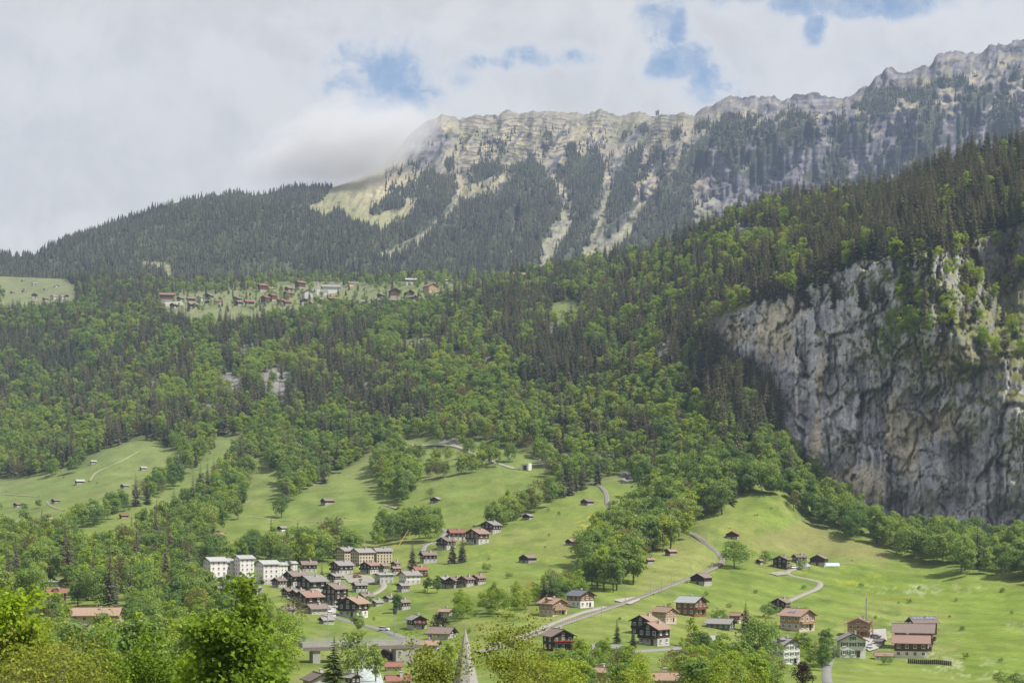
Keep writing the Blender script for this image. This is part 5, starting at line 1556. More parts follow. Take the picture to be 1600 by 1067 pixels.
house(1221, 889, 30, -22, 'dark chalet at the end of the white farm track', st=2, low=W_DARK)
house(1249, 881, 22, -70, 'brown roofed cottage joined behind the dark track chalet', st=2, roof=R_BROWN, up=W_BROWN, low=STONE, balcony=False)
house(1280, 885, 32, -25, 'wide dark barn right of the chalets on the farm track', roof=R_BROWN, **dict(S_, hs=1.2))
house(864, 963, 46, 38, 'chalet with orange tiled roof, dormer and cream balconies beside the railway', up=W_PALE, low=P_CREAM, roof=R_TAN, st=2, dormer=True)
house(907, 950, 44, 38, 'white and timber cottage with blue slate roof beside the railway', up=W_ORANGE, low=P_WHITE, roof=R_SLATE, st=2, lowst=1.2, balcony=False)
house(872, 1017, 50, 24, 'broad dark chalet with red balcony flowers at the foot of the mown field', up=W_DARK, low=W_DARK, roof=R_BROWN, st=2, flowers=True, ratio=1.0)
house(1007, 992, 44, -30, 'rear of two tall dark chalets by the lower road', st=2, roof=R_TAN, win='white', low=W_DARK, ratio=1.0, hs=1.1)
house(1022, 1009, 52, -38, 'front of two tall dark chalets by the lower road, white windows', st=2, roof=R_TAN, win='white', ratio=1.0, hs=1.15)
house(1038, 974, 40, 42, 'yellow timber house with pinkish tan roof below the orange house', up=W_PALE, low=P_CREAM, roof=R_TAN, st=2, balcony=False)
house(1080, 963, 50, 48, 'orange timber house with light grey roof and balcony', up=W_ORANGE, low=W_ORANGE, roof=R_LIGHT, st=2, ratio=1.1)
house(1150, 973, 22, 60, 'small red timber hut behind the dark spruce', up=W_ORANGE, low=P_WHITE, roof=R_PINK, st=2, balcony=False, chim=False)
house(1126, 984, 48, 62, 'low bungalow with dark grey brown roof and green windows', up=W_DARK, low=W_GREY, roof=R_GREY, st=1, balcony=False, win='green', ratio=1.5)
house(1220, 957, 34, -28, 'dark timber chalet where the white farm track ends', up=W_DARK, low=W_DARK, roof=R_BROWN, st=2)
house(1246, 987, 56, 40, 'big pale timber chalet with solar panel on its tan roof', up=W_PALE, low=P_CREAM, roof=R_TAN, st=2, ratio=1.05, solar=2)
house(1228, 1037, 44, 30, 'tall white four storey house with grey roof', up=P_WHITE, low=P_WHITE, roof=R_GREY, st=3, win='green', balcony=False, dormer=True, ratio=0.9)
house(1330, 1027, 44, -4, 'white house with green shutters and grey roof at the farm', up=P_WHITE, low=P_WHITE, roof=R_GREY, st=2, win='green', balcony=False, ratio=0.9, hs=1.05)
_sc = house(1342, 996, 42, -16, 'new house wrapped in scaffolding behind the white house', up=W_PALE, low=W_ORANGE, roof=R_TAN, st=2, balcony=False, ratio=0.9)
house(1441, 992, 42, -82, 'tall brown barn with a row of solar panels on its roof', up=W_DARK, low=W_DARK, roof=R_BROWN, st=2, solar=7, balcony=False, ratio=1.25, win='brown', detail=1)
house(1428, 1014, 70, 72, 'brown roofed farmhouse in the middle of the farm group', up=W_BROWN, low=STONE, roof=R_BROWN, st=2, ratio=1.3, win='brown')
house(1424, 1029, 62, 74, 'front farmhouse with reddish brown roof and timber balcony', up=W_BROWN, low=P_WHITE, roof=R_PINK, st=2, ratio=1.35, win='white')
house(1381, 1031, 30, 80, 'white garage with pink tiled roof at the farm', up=P_WHITE, low=P_WHITE, roof=R_PINK, st=1, balcony=False, chim=False, ratio=1.5)
house(1374, 1008, 18, 60, 'small brown lean-to shed left of the farmhouses', up=W_BROWN, low=STONE, roof=R_BROWN, st=1, balcony=False, chim=False, ratio=1.2)
house(1045, 1083, 58, 86, 'house with large tan roof cut by the bottom edge', up=P_CREAM, low=P_CREAM, roof=R_TAN, st=2, balcony=False, ratio=1.5)
house(943, 1066, 36, 55, 'tan roofed cottage half hidden in the lower thicket', up=W_PALE, low=P_CREAM, roof=R_TAN, st=2, balcony=False)
house(622, 1080, 42, -78, 'house with bright red roof below the bridge', up=P_CREAM, low=P_CREAM, roof=R_RED, st=2, balcony=False, ratio=1.4)
house(614, 1048, 28, -80, 'small red roofed shed above the bright red roof', up=P_CREAM, low=P_CREAM, roof=R_RED, st=1, balcony=False, chim=False)
house(602, 1038, 30, -8, 'brown chalet with white base under the bridge', up=W_BROWN, low=P_WHITE, roof=R_BROWN, st=2)
house(497, 1084, 52, 25, 'house with mauve brown roof at the bottom edge, left of the spruce', up=P_GREY, low=P_GREY, roof=R_BROWN, st=2, balcony=False)
house(549, 1074, 28, 45, 'dark grey roofed house beside the stream', up=W_DARK, low=P_GREY, roof=R_GREY, st=2, balcony=False)
house(88, 946, 34, -70, 'tall chalet with red roof and eyebrow gable in the valley wood', up=W_BROWN, low=P_WHITE, roof=R_RED, st=3, ratio=1.3, dormer=True)
house(150, 985, 78, -86, 'large pale house with long tan roof in the valley wood', up=P_CREAM, low=P_WHITE, roof=R_TAN, st=2, ratio=1.9, balcony=False)
house(150, 1024, 44, -60, 'grey roofed house below the large tan roof', up=P_GREY, low=P_GREY, roof=R_GREY, st=2, balcony=False)
house(75, 916, 44, 80, 'flat pale green roofed hall above the red roofed chalet', up=P_GREY, low=P_GREY, roof=R_LIGHT, st=1, pitch=6, ratio=2.2, balcony=False, chim=False, detail=1)
house(182, 968, 26, -80, 'lower tan roofed annex right of the large pale house', up=P_CREAM, low=P_CREAM, roof=R_TAN, st=1, balcony=False, chim=False)
# hotel
house(540, 882, 32, -40, 'left gabled wing of the cream four storey hotel', up=P_CREAM, low=P_CREAM, roof=R_GREY, st=4, ratio=1.2, balcony=False, win='brown', name='hotel_wing', cat='hotel', hs=0.8)
house(566, 886, 38, -46, 'middle gabled wing of the cream four storey hotel', up=P_CREAM, low=P_CREAM, roof=R_GREY, st=4, ratio=1.35, balcony=False, win='brown', name='hotel_wing', cat='hotel', hs=0.8)
house(597, 881, 33, -62, 'right wing of the cream hotel with long grey roof', up=P_CREAM, low=P_CREAM, roof=R_GREY, st=4, ratio=1.4, balcony=False, win='brown', name='hotel_wing', cat='hotel', hs=0.8)
V = [
    (577, 897, 26, -30, 'dark chalet with pinkish roof in front of the hotel', dict(roof=R_PINK, st=2)),
    (600, 893, 17, -40, 'small dark cottage right of the chalet before the hotel', dict(roof=R_PINK, balcony=False)),
    (618, 889, 14, -35, 'small brown cottage left of the lone spruce, upper one', dict(roof=R_BROWN, up=W_BROWN, balcony=False)),
    (619, 897, 15, -65, 'small red roofed cottage left of the lone spruce, lower one', dict(roof=R_PINK, up=W_BROWN, balcony=False)),
    (697, 859, 29, -35, 'dark chalet with white base, leftmost of the hillside group', dict(roof=R_BROWN, st=2)),
    (713, 846, 28, -70, 'red brown roofed house behind the leftmost hillside chalet', dict(roof=R_RED, up=W_BROWN)),
    (746, 851, 36, -38, 'red brown chalet on white base in the middle of the hillside group', dict(roof=R_PINK, up=W_BROWN, ratio=1.0)),
    (767, 835, 31, -30, 'dark grey roofed chalet highest in the hillside group', dict(roof=R_GREY)),
    (669, 880, 27, -65, 'long brown roofed house right of the lone spruce', dict(roof=R_BROWN, balcony=False)),
    (655, 903, 26, -60, 'red roofed house below the lone spruce', dict(roof=R_RED, up=W_BROWN, low=W_BROWN, balcony=False)),
    (640, 914, 34, -55, 'grey roofed white house on the village slope', dict(roof=R_GREY, up=P_WHITE, balcony=False)),
    (694, 918, 26, -38, 'first chalet from the left in the terraced row', dict(roof=R_GREY)),
    (710, 919, 26, -38, 'second chalet from the left in the terraced row', dict(roof=R_BROWN)),
    (729, 917, 26, -38, 'third chalet from the left in the terraced row', dict(roof=R_BROWN, up=W_BROWN)),
    (747, 914, 24, -38, 'fourth chalet from the left in the terraced row', dict(roof=R_PINK, up=W_BROWN)),
    (628, 953, 26, -35, 'dark barn like house with grey base alone on the lower meadow', dict(roof=R_BROWN, balcony=False, st=2)),
    (698, 962, 26, 60, 'tan roofed hut standing before the purple bush', dict(roof=R_TAN, st=1, balcony=False, up=W_BROWN)),
    (651, 984, 32, 24, 'dark chalet with red flower boxes above the road bend', dict(roof=R_GREY, flowers=True)),
    (482, 895, 25, -70, 'small dark cottage with brown roof above the village', dict(roof=R_BROWN, balcony=False)),
    (534, 899, 32, -48, 'dark chalet with grey roof left of the hotel forecourt', dict(roof=R_GREY)),
    (522, 910, 19, -30, 'small dark house below the hotel forecourt', dict(roof=R_GREY, balcony=False)),
    (463, 917, 36, -48, 'dark chalet right of the white flats', dict(roof=R_BROWN)),
    (487, 930, 42, -42, 'wide dark chalet on white base in the village', dict(roof=R_GREY, ratio=1.0)),
    (437, 918, 22, -40, 'brown roofed cottage between the flats and the village', dict(roof=R_BROWN, balcony=False)),
    (482, 953, 40, -45, 'dark chalet with red brown roof at the left of the village', dict(roof=R_PINK, ratio=1.0)),
    (450, 958, 22, -60, 'low brown roofed shed at the left end of the village', dict(roof=R_BROWN, st=1, balcony=False)),
    (494, 960, 34, -55, 'low brown roofed house in front of the village', dict(roof=R_BROWN, st=1, balcony=False)),
    (524, 947, 36, -40, 'tall black chalet in the middle of the village', dict(roof=R_BROWN, st=3, ratio=1.0)),
    (543, 953, 28, -50, 'brown roofed chalet behind the white based village chalet', dict(roof=R_BROWN, st=2)),
    (552, 966, 42, -28, 'chalet with balconies on white base at the village road', dict(roof=R_TAN, st=2, ratio=0.9, low=P_WHITE)),
    (572, 939, 23, -48, 'small dark barn at the right end of the village', dict(roof=R_BROWN, st=1, balcony=False)),
    (512, 937, 18, -40, 'small dark house behind the tall black chalet', dict(roof=R_BROWN, balcony=False)),
    (600, 912, 30, -60, 'building site house with flat unfinished storeys below the hotel', dict(roof=R_LIGHT, up=P_GREY, low=P_GREY, pitch=8, balcony=False)),
    (630, 925, 20, -50, 'small grey roofed house beside the hedge on the slope', dict(roof=R_GREY, up=W_BROWN, balcony=False)),
    (690, 1000, 44, 70, 'brown roofed house below the purple bush', dict(roof=R_BROWN, st=1, balcony=False)),
    (505, 927, 22, -45, 'small dark chalet squeezed between the wide dark chalet and the tall black one', dict(roof=R_BROWN, balcony=False)),
    (562, 925, 22, -60, 'small dark house below the round gravel forecourt', dict(roof=R_GREY, balcony=False)),
    (466, 938, 24, -40, 'dark chalet behind the red brown roofed one at the left of the village', dict(roof=R_GREY)),
    (510, 975, 22, -55, 'dark shed at the top of the village road', dict(roof=R_GREY, st=1, balcony=False)),
    (588, 947, 20, -35, 'dark barn between the village and the lower meadow', dict(roof=R_GREY, st=1, balcony=False)),
    (452, 934, 22, -45, 'brown roofed cottage below the fifth white flat block', dict(roof=R_BROWN, balcony=False)),
    (608, 940, 18, -40, 'little dark hut below the small grey roofed house on the slope', dict(roof=R_BROWN, st=1, balcony=False)),
    (672, 1016, 30, 80, 'low tan roofed house at the right end of the bridge', dict(roof=R_TAN, st=1, balcony=False)),
]
for (px, py, wp, yw, lab, kw) in V:
    house(px, py, wp * (1.14 if px < 600 and py > 885 else 1.05), yw, lab, **kw)
for (px, py, wp, lab, h) in ((336, 909, 39, 'first white flat block from the left', 4), (360, 907, 35, 'second white flat block from the left', 4), (381, 908, 34, 'third and tallest white flat block from the left', 5),
                             (418, 913, 38, 'fourth white flat block, beside the village spruce', 4), (437, 905, 26, 'fifth white flat block, behind the village spruce', 4), (454, 899, 22, 'sixth white flat block, farthest right', 4)):
    house(px, py, wp, -52, lab + ' with pale roof', up=P_WHITE, low=P_GREY, roof=R_LIGHT, st=h, ratio=1.15, pitch=22, balcony=False, win='white', name='apartment_block', cat='flats', chim=False, hs=1.04, over=0.5)
house(330, 921, 46, -75, 'low white hall with brown roof before the white flats', up=P_WHITE, low=P_WHITE, roof=R_BROWN, st=1, pitch=12, balcony=False, chim=False, ratio=1.6)
# garage deck before the flats
gp = at(358, 929); g = empty('parking_deck', gp); tag(g, 'concrete parking deck with columns in front of the white flats', 'car park')
m = MB(); m.box((0, 6, 3.0), (26, 12, 0.35)); m.build('deck', CONC, g)
m = MB(); m.box((0, 11.6, 1.2), (26, 0.4, 4.4)); m.build('back_wall', P_GREY, g)
for k in range(8):
    m = MB(); m.box((-12.5 + k * 3.57, 0.4, 1.0), (0.4, 0.4, 3.7)); m.build('column', P_WHITE, g)
m = MB(); m.box((0, 0.1, 3.6), (26, 0.15, 0.9)); m.build('parapet', P_WHITE, g)

# mountain village
ORD = ['first', 'second', 'third', 'fourth', 'fifth', 'sixth', 'seventh', 'eighth', 'ninth', 'tenth', 'eleventh', 'twelfth', 'thirteenth', 'fourteenth', 'fifteenth', 'sixteenth', 'seventeenth', 'eighteenth', 'nineteenth', 'twentieth']
WEN = [(261, 471, 28, -80, 'red', 'long red hotel at the left end of the mountain village', 3), (272, 482, 15, -30, 'dark', None, 2), (287, 507, 24, 20, 'dark', 'dark chalet with white base alone below the mountain village', 2), (282, 471, 13, -30, 'brown', None, 2),
       (299, 474, 18, -70, 'brown', None, 2), (302, 483, 20, -60, 'brown', None, 2), (314, 471, 15, -30, 'grey', None, 2), (327, 468, 15, -20, 'dark', None, 2), (324, 477, 12, 20, 'dark', None, 2), (340, 476, 14, -60, 'tan', None, 2),
       (371, 472, 15, -30, 'brown', None, 2), (374, 478, 16, -50, 'dark', None, 2), (390, 479, 19, -70, 'red', None, 2), (415, 475, 18, -35, 'red', None, 3), (426, 471, 17, -40, 'red', None, 3), (439, 475, 15, -60, 'red', None, 2),
       (450, 468, 18, -40, 'red', None, 3), (449, 478, 16, -60, 'red', None, 2), (480, 467, 22, 25, 'grey', None, 3), (474, 475, 15, 30, 'dark', None, 2), (487, 478, 10, -30, 'dark', None, 2), (503, 475, 18, -50, 'dark', None, 2),
       (522, 476, 22, -75, 'red', None, 3), (554, 477, 16, -40, 'red', None, 2), (541, 486, 22, 30, 'red', None, 2), (558, 483, 16, 60, 'grey', None, 2), (573, 479, 22, 60, 'grey', None, 2), (594, 476, 18, -60, 'brown', None, 2),
       (596, 467, 16, -40, 'dark', None, 2), (616, 466, 22, 15, 'brown', None, 3), (613, 476, 18, -60, 'dark', None, 2), (639, 465, 20, 20, 'dark', None, 2), (643, 472, 20, 60, 'dark', None, 2), (672, 458, 28, 35, 'tan', 'large tan timber house at the right of the mountain village', 3),
       (682, 461, 8, 30, 'dark', None, 1), (708, 466, 19, -75, 'light', 'pale flat roofed chalet at the right end of the mountain village', 2), (410, 456, 18, -60, 'red', None, 3), (424, 456, 14, -60, 'tan', None, 2), (451, 456, 15, -40, 'brown', None, 2),
       (469, 452, 20, -50, 'red', None, 3), (517, 459, 34, -82, 'white', 'long white hotel right of the mountain church', 3), (642, 444, 22, -80, 'light', 'pale long house above the mountain village', 2), (548, 448, 14, -60, 'tan', None, 2), (701, 443, 14, -80, 'light', 'small pale house above the right end of the mountain village', 2),
       (644, 537, 11, 20, 'dark', 'left dark hut in the forest clearing', 1), (664, 537, 18, -60, 'light', 'right hut with pale roof in the forest clearing', 1), (816, 441, 36, -78, 'tan', 'large tan and red hotel on the forest skyline', 3), (791, 445, 11, -40, 'dark', 'dark hut left of the skyline hotel', 1),
       (1184, 359, 16, -60, 'tan', 'small tan roofed hut on the high clearing above the forest', 1),
       (38, 457, 9, -40, 'dark', None, 1), (54, 466, 11, 10, 'red', None, 2), (56, 474, 11, -60, 'tan', None, 1), (71, 471, 11, -40, 'red', None, 2), (85, 468, 13, -40, 'grey', None, 2), (97, 468, 11, -30, 'grey', None, 2), (104, 466, 9, 30, 'dark', None, 2),
       (88, 449, 10, 40, 'grey', None, 1), (71, 454, 7, -40, 'dark', None, 1), (39, 454, 6, -40, 'dark', None, 1), (54, 445, 10, -60, 'grey', None, 1), (36, 440, 6, -30, 'dark', None, 1), (20, 459, 9, -30, 'dark', None, 1)]
WST = {'red': (W_BROWN, STONE, R_RED, 'red roofed chalet'), 'dark': (W_DARK, STONE, R_BROWN, 'dark timber chalet'), 'brown': (W_BROWN, STONE, R_BROWN, 'brown timber chalet'), 'grey': (P_GREY, P_GREY, R_GREY, 'grey roofed house'),
       'tan': (W_PALE, P_CREAM, R_PINK, 'tan walled house'), 'light': (W_GREY, P_GREY, R_LIGHT, 'pale house'), 'white': (P_WHITE, P_WHITE, R_GREY, 'white house')}
cnt_ = {}
for (px, py, wp, yw, c, lab, st) in sorted(WEN):
    up, low, roof, txt = WST[c]
    if lab is None:
        place = 'the western hamlet' if px < 150 else 'the mountain village'
        k = cnt_.setdefault((txt, place), 0); cnt_[(txt, place)] += 1
        lab = f"{txt} in {place}, {ORD[k]} of its kind from the left"
    house(px, py, wp * 0.86, yw, lab, up=up, low=low, roof=roof, st=st, detail=1, balcony=False, ratio=1.1 if abs(yw) < 74 else 1.7, hs=1.05, name='chalet', clear=False)
# the mountain church
cp = at(497, 462); g = empty('church', cp); tag(g, 'small white church with pointed spire in the mountain village', 'church')
m = MB(); m.box((0, 3, 4), (4.2, 4.2, 11)); m.build('tower', P_WHITE, g)
m = MB(); m.poly([(-2.3, .7, 9.5), (2.3, .7, 9.5), (2.3, 5.3, 9.5), (-2.3, 5.3, 9.5), (0, 3, 20)], [(0, 1, 4), (1, 2, 4), (2, 3, 4), (3, 0, 4), (3, 2, 1, 0)]); m.build('spire', SPIREM, g)
m = MB(); m.box((7, 4, 2), (10, 7, 6)); m.build('nave', P_WHITE, g)
m = MB(); m.poly([(2, .2, 5), (12.4, .2, 5), (12.4, 7.8, 5), (2, 7.8, 5), (2, 4, 8.4), (12.4, 4, 8.4)], [(0, 1, 5, 4), (2, 3, 4, 5), (1, 2, 5), (3, 0, 4), (3, 2, 1, 0)]); m.build('roof', R_GREY, g)

# ------------------------------------------------------------------ bridge over the stream
A_, B_ = at(472, 1036), at(656, 1035)
zdk = max(A_.z, B_.z) + 6.2
dirb = Vector((B_.x - A_.x, B_.y - A_.y, 0)); LB = dirb.length
g = empty('road_bridge', (A_.x, A_.y, zdk), math.atan2(dirb.y, dirb.x)); tag(g, 'long concrete road bridge over the stream with railings', 'bridge')
m = MB(); m.box((LB / 2, 2.5, -0.5), (LB, 6.4, 1.5)); m.build('deck', CONC, g)
m = MB(); m.box((LB / 2, 2.5, 0.27), (LB, 5.6, 0.06)); m.build('roadway', ASPH, g)
m = MB(); m.box((LB / 2, -0.5, -1.7), (LB * .98, 0.5, 1.2)); m.build('girder', simple('dark_bridge_steel', (0.16, 0.13, 0.115), 0.8, 0.2), g)
for yy in (-0.55, 5.55):
    m = MB()
    for z in (0.6, 1.0, 1.4): m.box((LB / 2, yy, z), (LB, 0.07, 0.07))
    for k in range(int(LB / 2)): m.box((1 + k * 2.0, yy, 0.8), (0.09, 0.09, 1.3))
    m.build('railing', STEEL, g)
for f in (0.12, 0.50):
    m = MB(); m.box((LB * f, 2.5, -6.5), (2.4, 5.4, 11.5)); m.box((LB * f, 2.5, -1.6), (3.6, 5.8, .8)); m.build('pier', CONC, g)
m = MB(); m.box((LB * .87, 2.4, -5.5), (LB * .16, 5.8, 9)); m.build('abutment', CONC, g)
for (a, b, c_) in ():
    ribbon('road', path3([a, (462, 1006), b]), c_, 0.9, ASPH)
for (px, py, h) in ((512, 1004, 16), (617, 1010, 13)):
    p = at(px, py); g = empty('floodlight_mast', p); tag(g, 'slim steel mast beside the left part of the bridge' if px < 560 else 'slim steel mast beside the right part of the bridge', 'mast')
    m = MB(); m.tube((0, 0, -0.5), (0, 0, h), 0.16, 0.10, 8); m.build('pole', STEEL, g)
    m = MB(); m.tube((0, 0, h - 1.2), (0, 0, h + .6), 0.55, 0.75, 10); m.box((0, 0, h - 1.3), (1.2, 0.2, 0.12)); m.build('lamp_head', simple('mast_head', (.05, .05, .05)), g)

# ------------------------------------------------------------------ railway masts, crane, scaffold, barriers
MAST = [(1017, 931, 7.5, 'railway mast on the straight track, above the mown field'), (1049, 918, 7.2, 'railway mast left of the large dark barn'), (1080, 899, 6.8, 'railway mast just before the track bends'), (1113, 890, 7, 'railway mast at the bend beside the round tree'),
        (977, 942, 8, 'railway mast beside the concrete platform'), (1093, 836, 6.8, 'railway mast at the top of the visible bend'), (1104, 847, 6.6, 'railway mast on the bend under the copse'), (1117, 855, 6.6, 'railway mast above the red roofed barn bend'),
        (971, 924, 9, 'tall pole at the lower end of the copse'), (928, 757, 7, 'railway mast at the forest mouth'), (940, 966, 7, 'railway mast right of the slate roofed cottage'), (1034, 925, 6, 'short railway mast between two others on the straight track')]
for (px, py, h, lab) in MAST:
    p = at(px, py); g = empty('railway_mast', p, 0.5); tag(g, lab, 'mast', 'masts along the railway')
    m = MB(); m.tube((0, 0, -0.4), (0, 0, h), 0.15, 0.10, 6); m.build('pole', STEEL, g)
    m = MB(); m.bar((0, 0, h - .7), (2.2, 0, h - .5), 0.07); m.bar((0, 0, h - 1.6), (2.0, 0, h - .6), 0.05); m.build('bracket', STEEL, g)

p = at(1354, 996); g = empty('tower_crane', p); tag(g, 'slim tower crane with orange jib above the building site', 'crane')
hm_ = 15.5
m = MB(); m.tube((0, 0, -0.5), (0, 0, hm_), 0.36, 0.30, 8); m.build('mast', STEEL, g)
m = MB()
jl = 20.0
for (y, z) in ((-.4, 0), (.4, 0), (0, .8)): m.bar((0, y, hm_ + z), (jl, y, hm_ + z * (.5)), 0.075)
for k in range(16):
    a, b = k * jl / 16, (k + 1) * jl / 16
    m.bar((a, -.4, hm_), (b, 0, hm_ + .8 * (1 - (k + 1) / 32)), 0.05); m.bar((b, 0, hm_ + .8 * (1 - (k + 1) / 32)), (b, .4, hm_), 0.05)
m.build('jib', CRANE_Y, g)
m = MB(); m.bar((0, 0, hm_ - .5), (-0.9, 0, hm_ + 2.6), 0.16); m.bar((-0.9, 0, hm_ + 2.6), (3, 0, hm_ + .6), 0.10); m.bar((0, 0, hm_), (-1.6, 0, hm_ + 1.6), 0.14); m.build('head_frame', CRANE_Y, g)
m = MB(); m.bar((-2.2, -1.0, 0.2), (-.5, -.5, 6.6), 0.22); m.bar((-1.8, .6, 0.2), (-.4, .2, 6.6), 0.2); m.box((-1.5, 0, .4), (3.4, 3, .8)); m.build('base_frame', CRANE_Y, g)
m = MB(); m.bar((6, 0, hm_), (6, 0, hm_ - 3.5), 0.05); m.box((6, 0, hm_ - 3.7), (.3, .3, .4)); m.build('hook', STEEL, g)

rt, w_, l_, H_, ri_ = _sc
sg = empty('scaffolding', rt.location, rt.rotation_euler.z); tag(sg, 'pale scaffolding poles and boards round the new house', 'scaffold')
for yy, nm in ((-l_ / 2 - 1.2, 'scaffold_side'), (None, 'scaffold_side')):
    m = MB()
    if yy is not None:
        for k in range(8): m.tube((-w_ / 2 - 1.2 + k * (w_ + 2.4) / 7, yy, -.3), (-w_ / 2 - 1.2 + k * (w_ + 2.4) / 7, yy, H_ + 1.6), .06, .06, 5)
        for z in (2.1, 4.2, 6.0): m.box((0, yy + .4, z), (w_ + 2.6, .8, .07)); m.box((0, yy, z + 1), (w_ + 2.6, .07, .07)); m.box((0, yy, z + .5), (w_ + 2.6, .07, .12))
    else:
        x = w_ / 2 + 1.2
        for k in range(8): m.tube((x, -l_ / 2 - 1.2 + k * (l_ + 2.4) / 7, -.3), (x, -l_ / 2 - 1.2 + k * (l_ + 2.4) / 7, H_ + 1.6), .06, .06, 5)
        for z in (2.1, 4.2, 6.0): m.box((x - .4, 0, z), (.8, l_ + 2.6, .07)); m.box((x, 0, z + 1), (.07, l_ + 2.6, .07)); m.box((x, 0, z + .5), (.07, l_ + 2.6, .12))
    m.build(nm, W_PALE, sg)

a, b = at(1418, 1036), at(1487, 1040)
g = empty('timber_fence', (a.x, a.y, 0)); tag(g, 'dark timber fence along the front of the farm', 'fence')
n = 22; bm_ = MB(); bm_.box((0, 0, 0), ((b.x - a.x) / n * .94, .08, 1.7)); bme = bm_.mesh('plank', W_DARK)
for k in range(n):
    x = a.x + (b.x - a.x) * (k + .5) / n; y = a.y + (b.y - a.y) * (k + .5) / n
    o = bpy.data.objects.new('plank', bme); link(o, g); o.location = (x - a.x, y - a.y + random.uniform(-.03, .03), ground(x, y) + .75)
p = at(1111, 999); g = empty('garden_wall', p, 0.15); tag(g, 'short white wall in the garden below the bungalow', 'wall')
m = MB(); m.box((0, 0, .7), (8, .4, 2.4)); m.build('wall_face', P_WHITE, g); m = MB(); m.box((0, 0, 1.96), (8.3, .6, .12)); m.build('coping', CONC, g)
p = at(822, 734); g = empty('tunnel_portal', p, -0.6); tag(g, 'white concrete tunnel portal at the forest edge above the meadow', 'tunnel mouth')
m = MB(); m.box((-2.6, 0, 2), (1.6, 4, 5)); m.box((2.6, 0, 2), (1.6, 4, 5)); m.box((0, 0, 3.9), (3.9, 4, 1.2)); m.build('wall_face', P_WHITE, g); m = MB(); m.box((0, 1.4, 1.2), (3.5, .8, 4)); m.build('opening', simple('tunnel_shade_black', (.02, .02, .02)), g)  # black block put in for the shade inside the tunnel mouth
p = at(1296, 884); g = empty('greenhouse', p, 0.2); tag(g, 'low pale blue plastic tunnel right of the dark barn', 'greenhouse')
m = MB(); pts = []; nn = 8
for x in (-5, 5):
    for k in range(nn + 1): t = math.pi * k / nn; pts.append((x, 1.9 * math.cos(t), 1.7 * math.sin(t) - .1))
m.poly(pts, [(k, k + 1, nn + 2 + k, nn + 1 + k) for k in range(nn)] + [tuple(range(nn + 1)), tuple(range(2 * nn + 1, nn, -1))]); m.build('cover', TARP, g)
m = MB(); m.box((-5.03, 0, .6), (.06, 1, 1.5)); m.build('door', SHUT_G, g)
p = at(617, 862); g = empty('mobile_crane', p + Vector((0, 14, 0)), 0.4); tag(g, 'orange mobile crane arm raised behind the hotel', 'crane')
m = MB(); m.bar((0, 0, 1.5), (5.2, 0, 9.5), 0.34, .36); m.bar((5.2, 0, 9.5), (7.0, 0, 12), 0.22); m.build('boom', CRANE_Y, g); m = MB(); m.box((-.5, 0, .9), (6, 2.4, 1.4)); m.build('chassis', CRANE_Y, g)
for sx in (-2.4, 1.4):
    for sy in (-1.2, 1.2): m = MB(); m.tube((sx, sy - .15, .45), (sx, sy + .15, .45), .5, .5, 12); m.build('wheel', RUBBER, g)


def car(px, py, rz, paint, lab, lift=0.4):
    p = at(px, py, lift); g = empty('parked_car', p, rz); tag(g, lab, 'car')
    m = MB(); pr = [(-2.1, .35), (2.1, .35), (2.1, .85), (1.3, .95), (-2.05, 1.0)]
    m.poly([(x, -.85, z) for x, z in pr] + [(x, .85, z) for x, z in pr], [(0, 1, 2, 3, 4), (9, 8, 7, 6, 5)] + [(k, 5 + k, 5 + (k + 1) % 5, (k + 1) % 5) for k in range(5)])
    m.poly([(-1.5, -.7, 1.46), (.3, -.7, 1.46), (.3, .7, 1.46), (-1.5, .7, 1.46), (-1.5, -.7, 1.52), (.3, -.7, 1.52), (.3, .7, 1.52), (-1.5, .7, 1.52)], [(4, 5, 6, 7), (0, 1, 5, 4), (2, 3, 7, 6), (1, 2, 6, 5), (3, 0, 4, 7)])
    m.build('body', paint, g)
    m = MB(); m.poly([(-1.95, -.8, .98), (1.2, -.8, .95), (1.2, .8, .95), (-1.95, .8, .98), (-1.5, -.7, 1.46), (.3, -.7, 1.46), (.3, .7, 1.46), (-1.5, .7, 1.46)], [(0, 1, 5, 4), (1, 2, 6, 5), (2, 3, 7, 6), (3, 0, 4, 7)]); m.build('windows', GLASS, g)
    for sx in (-1.3, 1.3):
        for sy in (-.8, .8):
            m = MB(); m.tube((sx, sy - .1, .33), (sx, sy + .1, .33), .33, .33, 12); m.build('wheel', RUBBER, g)


car(1359, 1013, 1.4, CARW, 'white car parked beside the white house at the farm')
car(1368, 998, 0.3, CARB, 'dark car in the concrete farm yard')
car(940, 1012, 0.2, CARB, 'dark car on the grey parking place by the lower road')
car(513, 958, 1.0, CARW, 'white car between the village chalets')
car(558, 903, 0.4, CARR, 'red car on the hotel forecourt')
car(600, 986, -0.35, CARW, 'white car driving on the village road', 0.36)
car(344, 926, 0.2, CARR, 'red car before the parking deck')
car(1240, 889, 0.6, CARW, 'white car beside the chalets on the farm track')

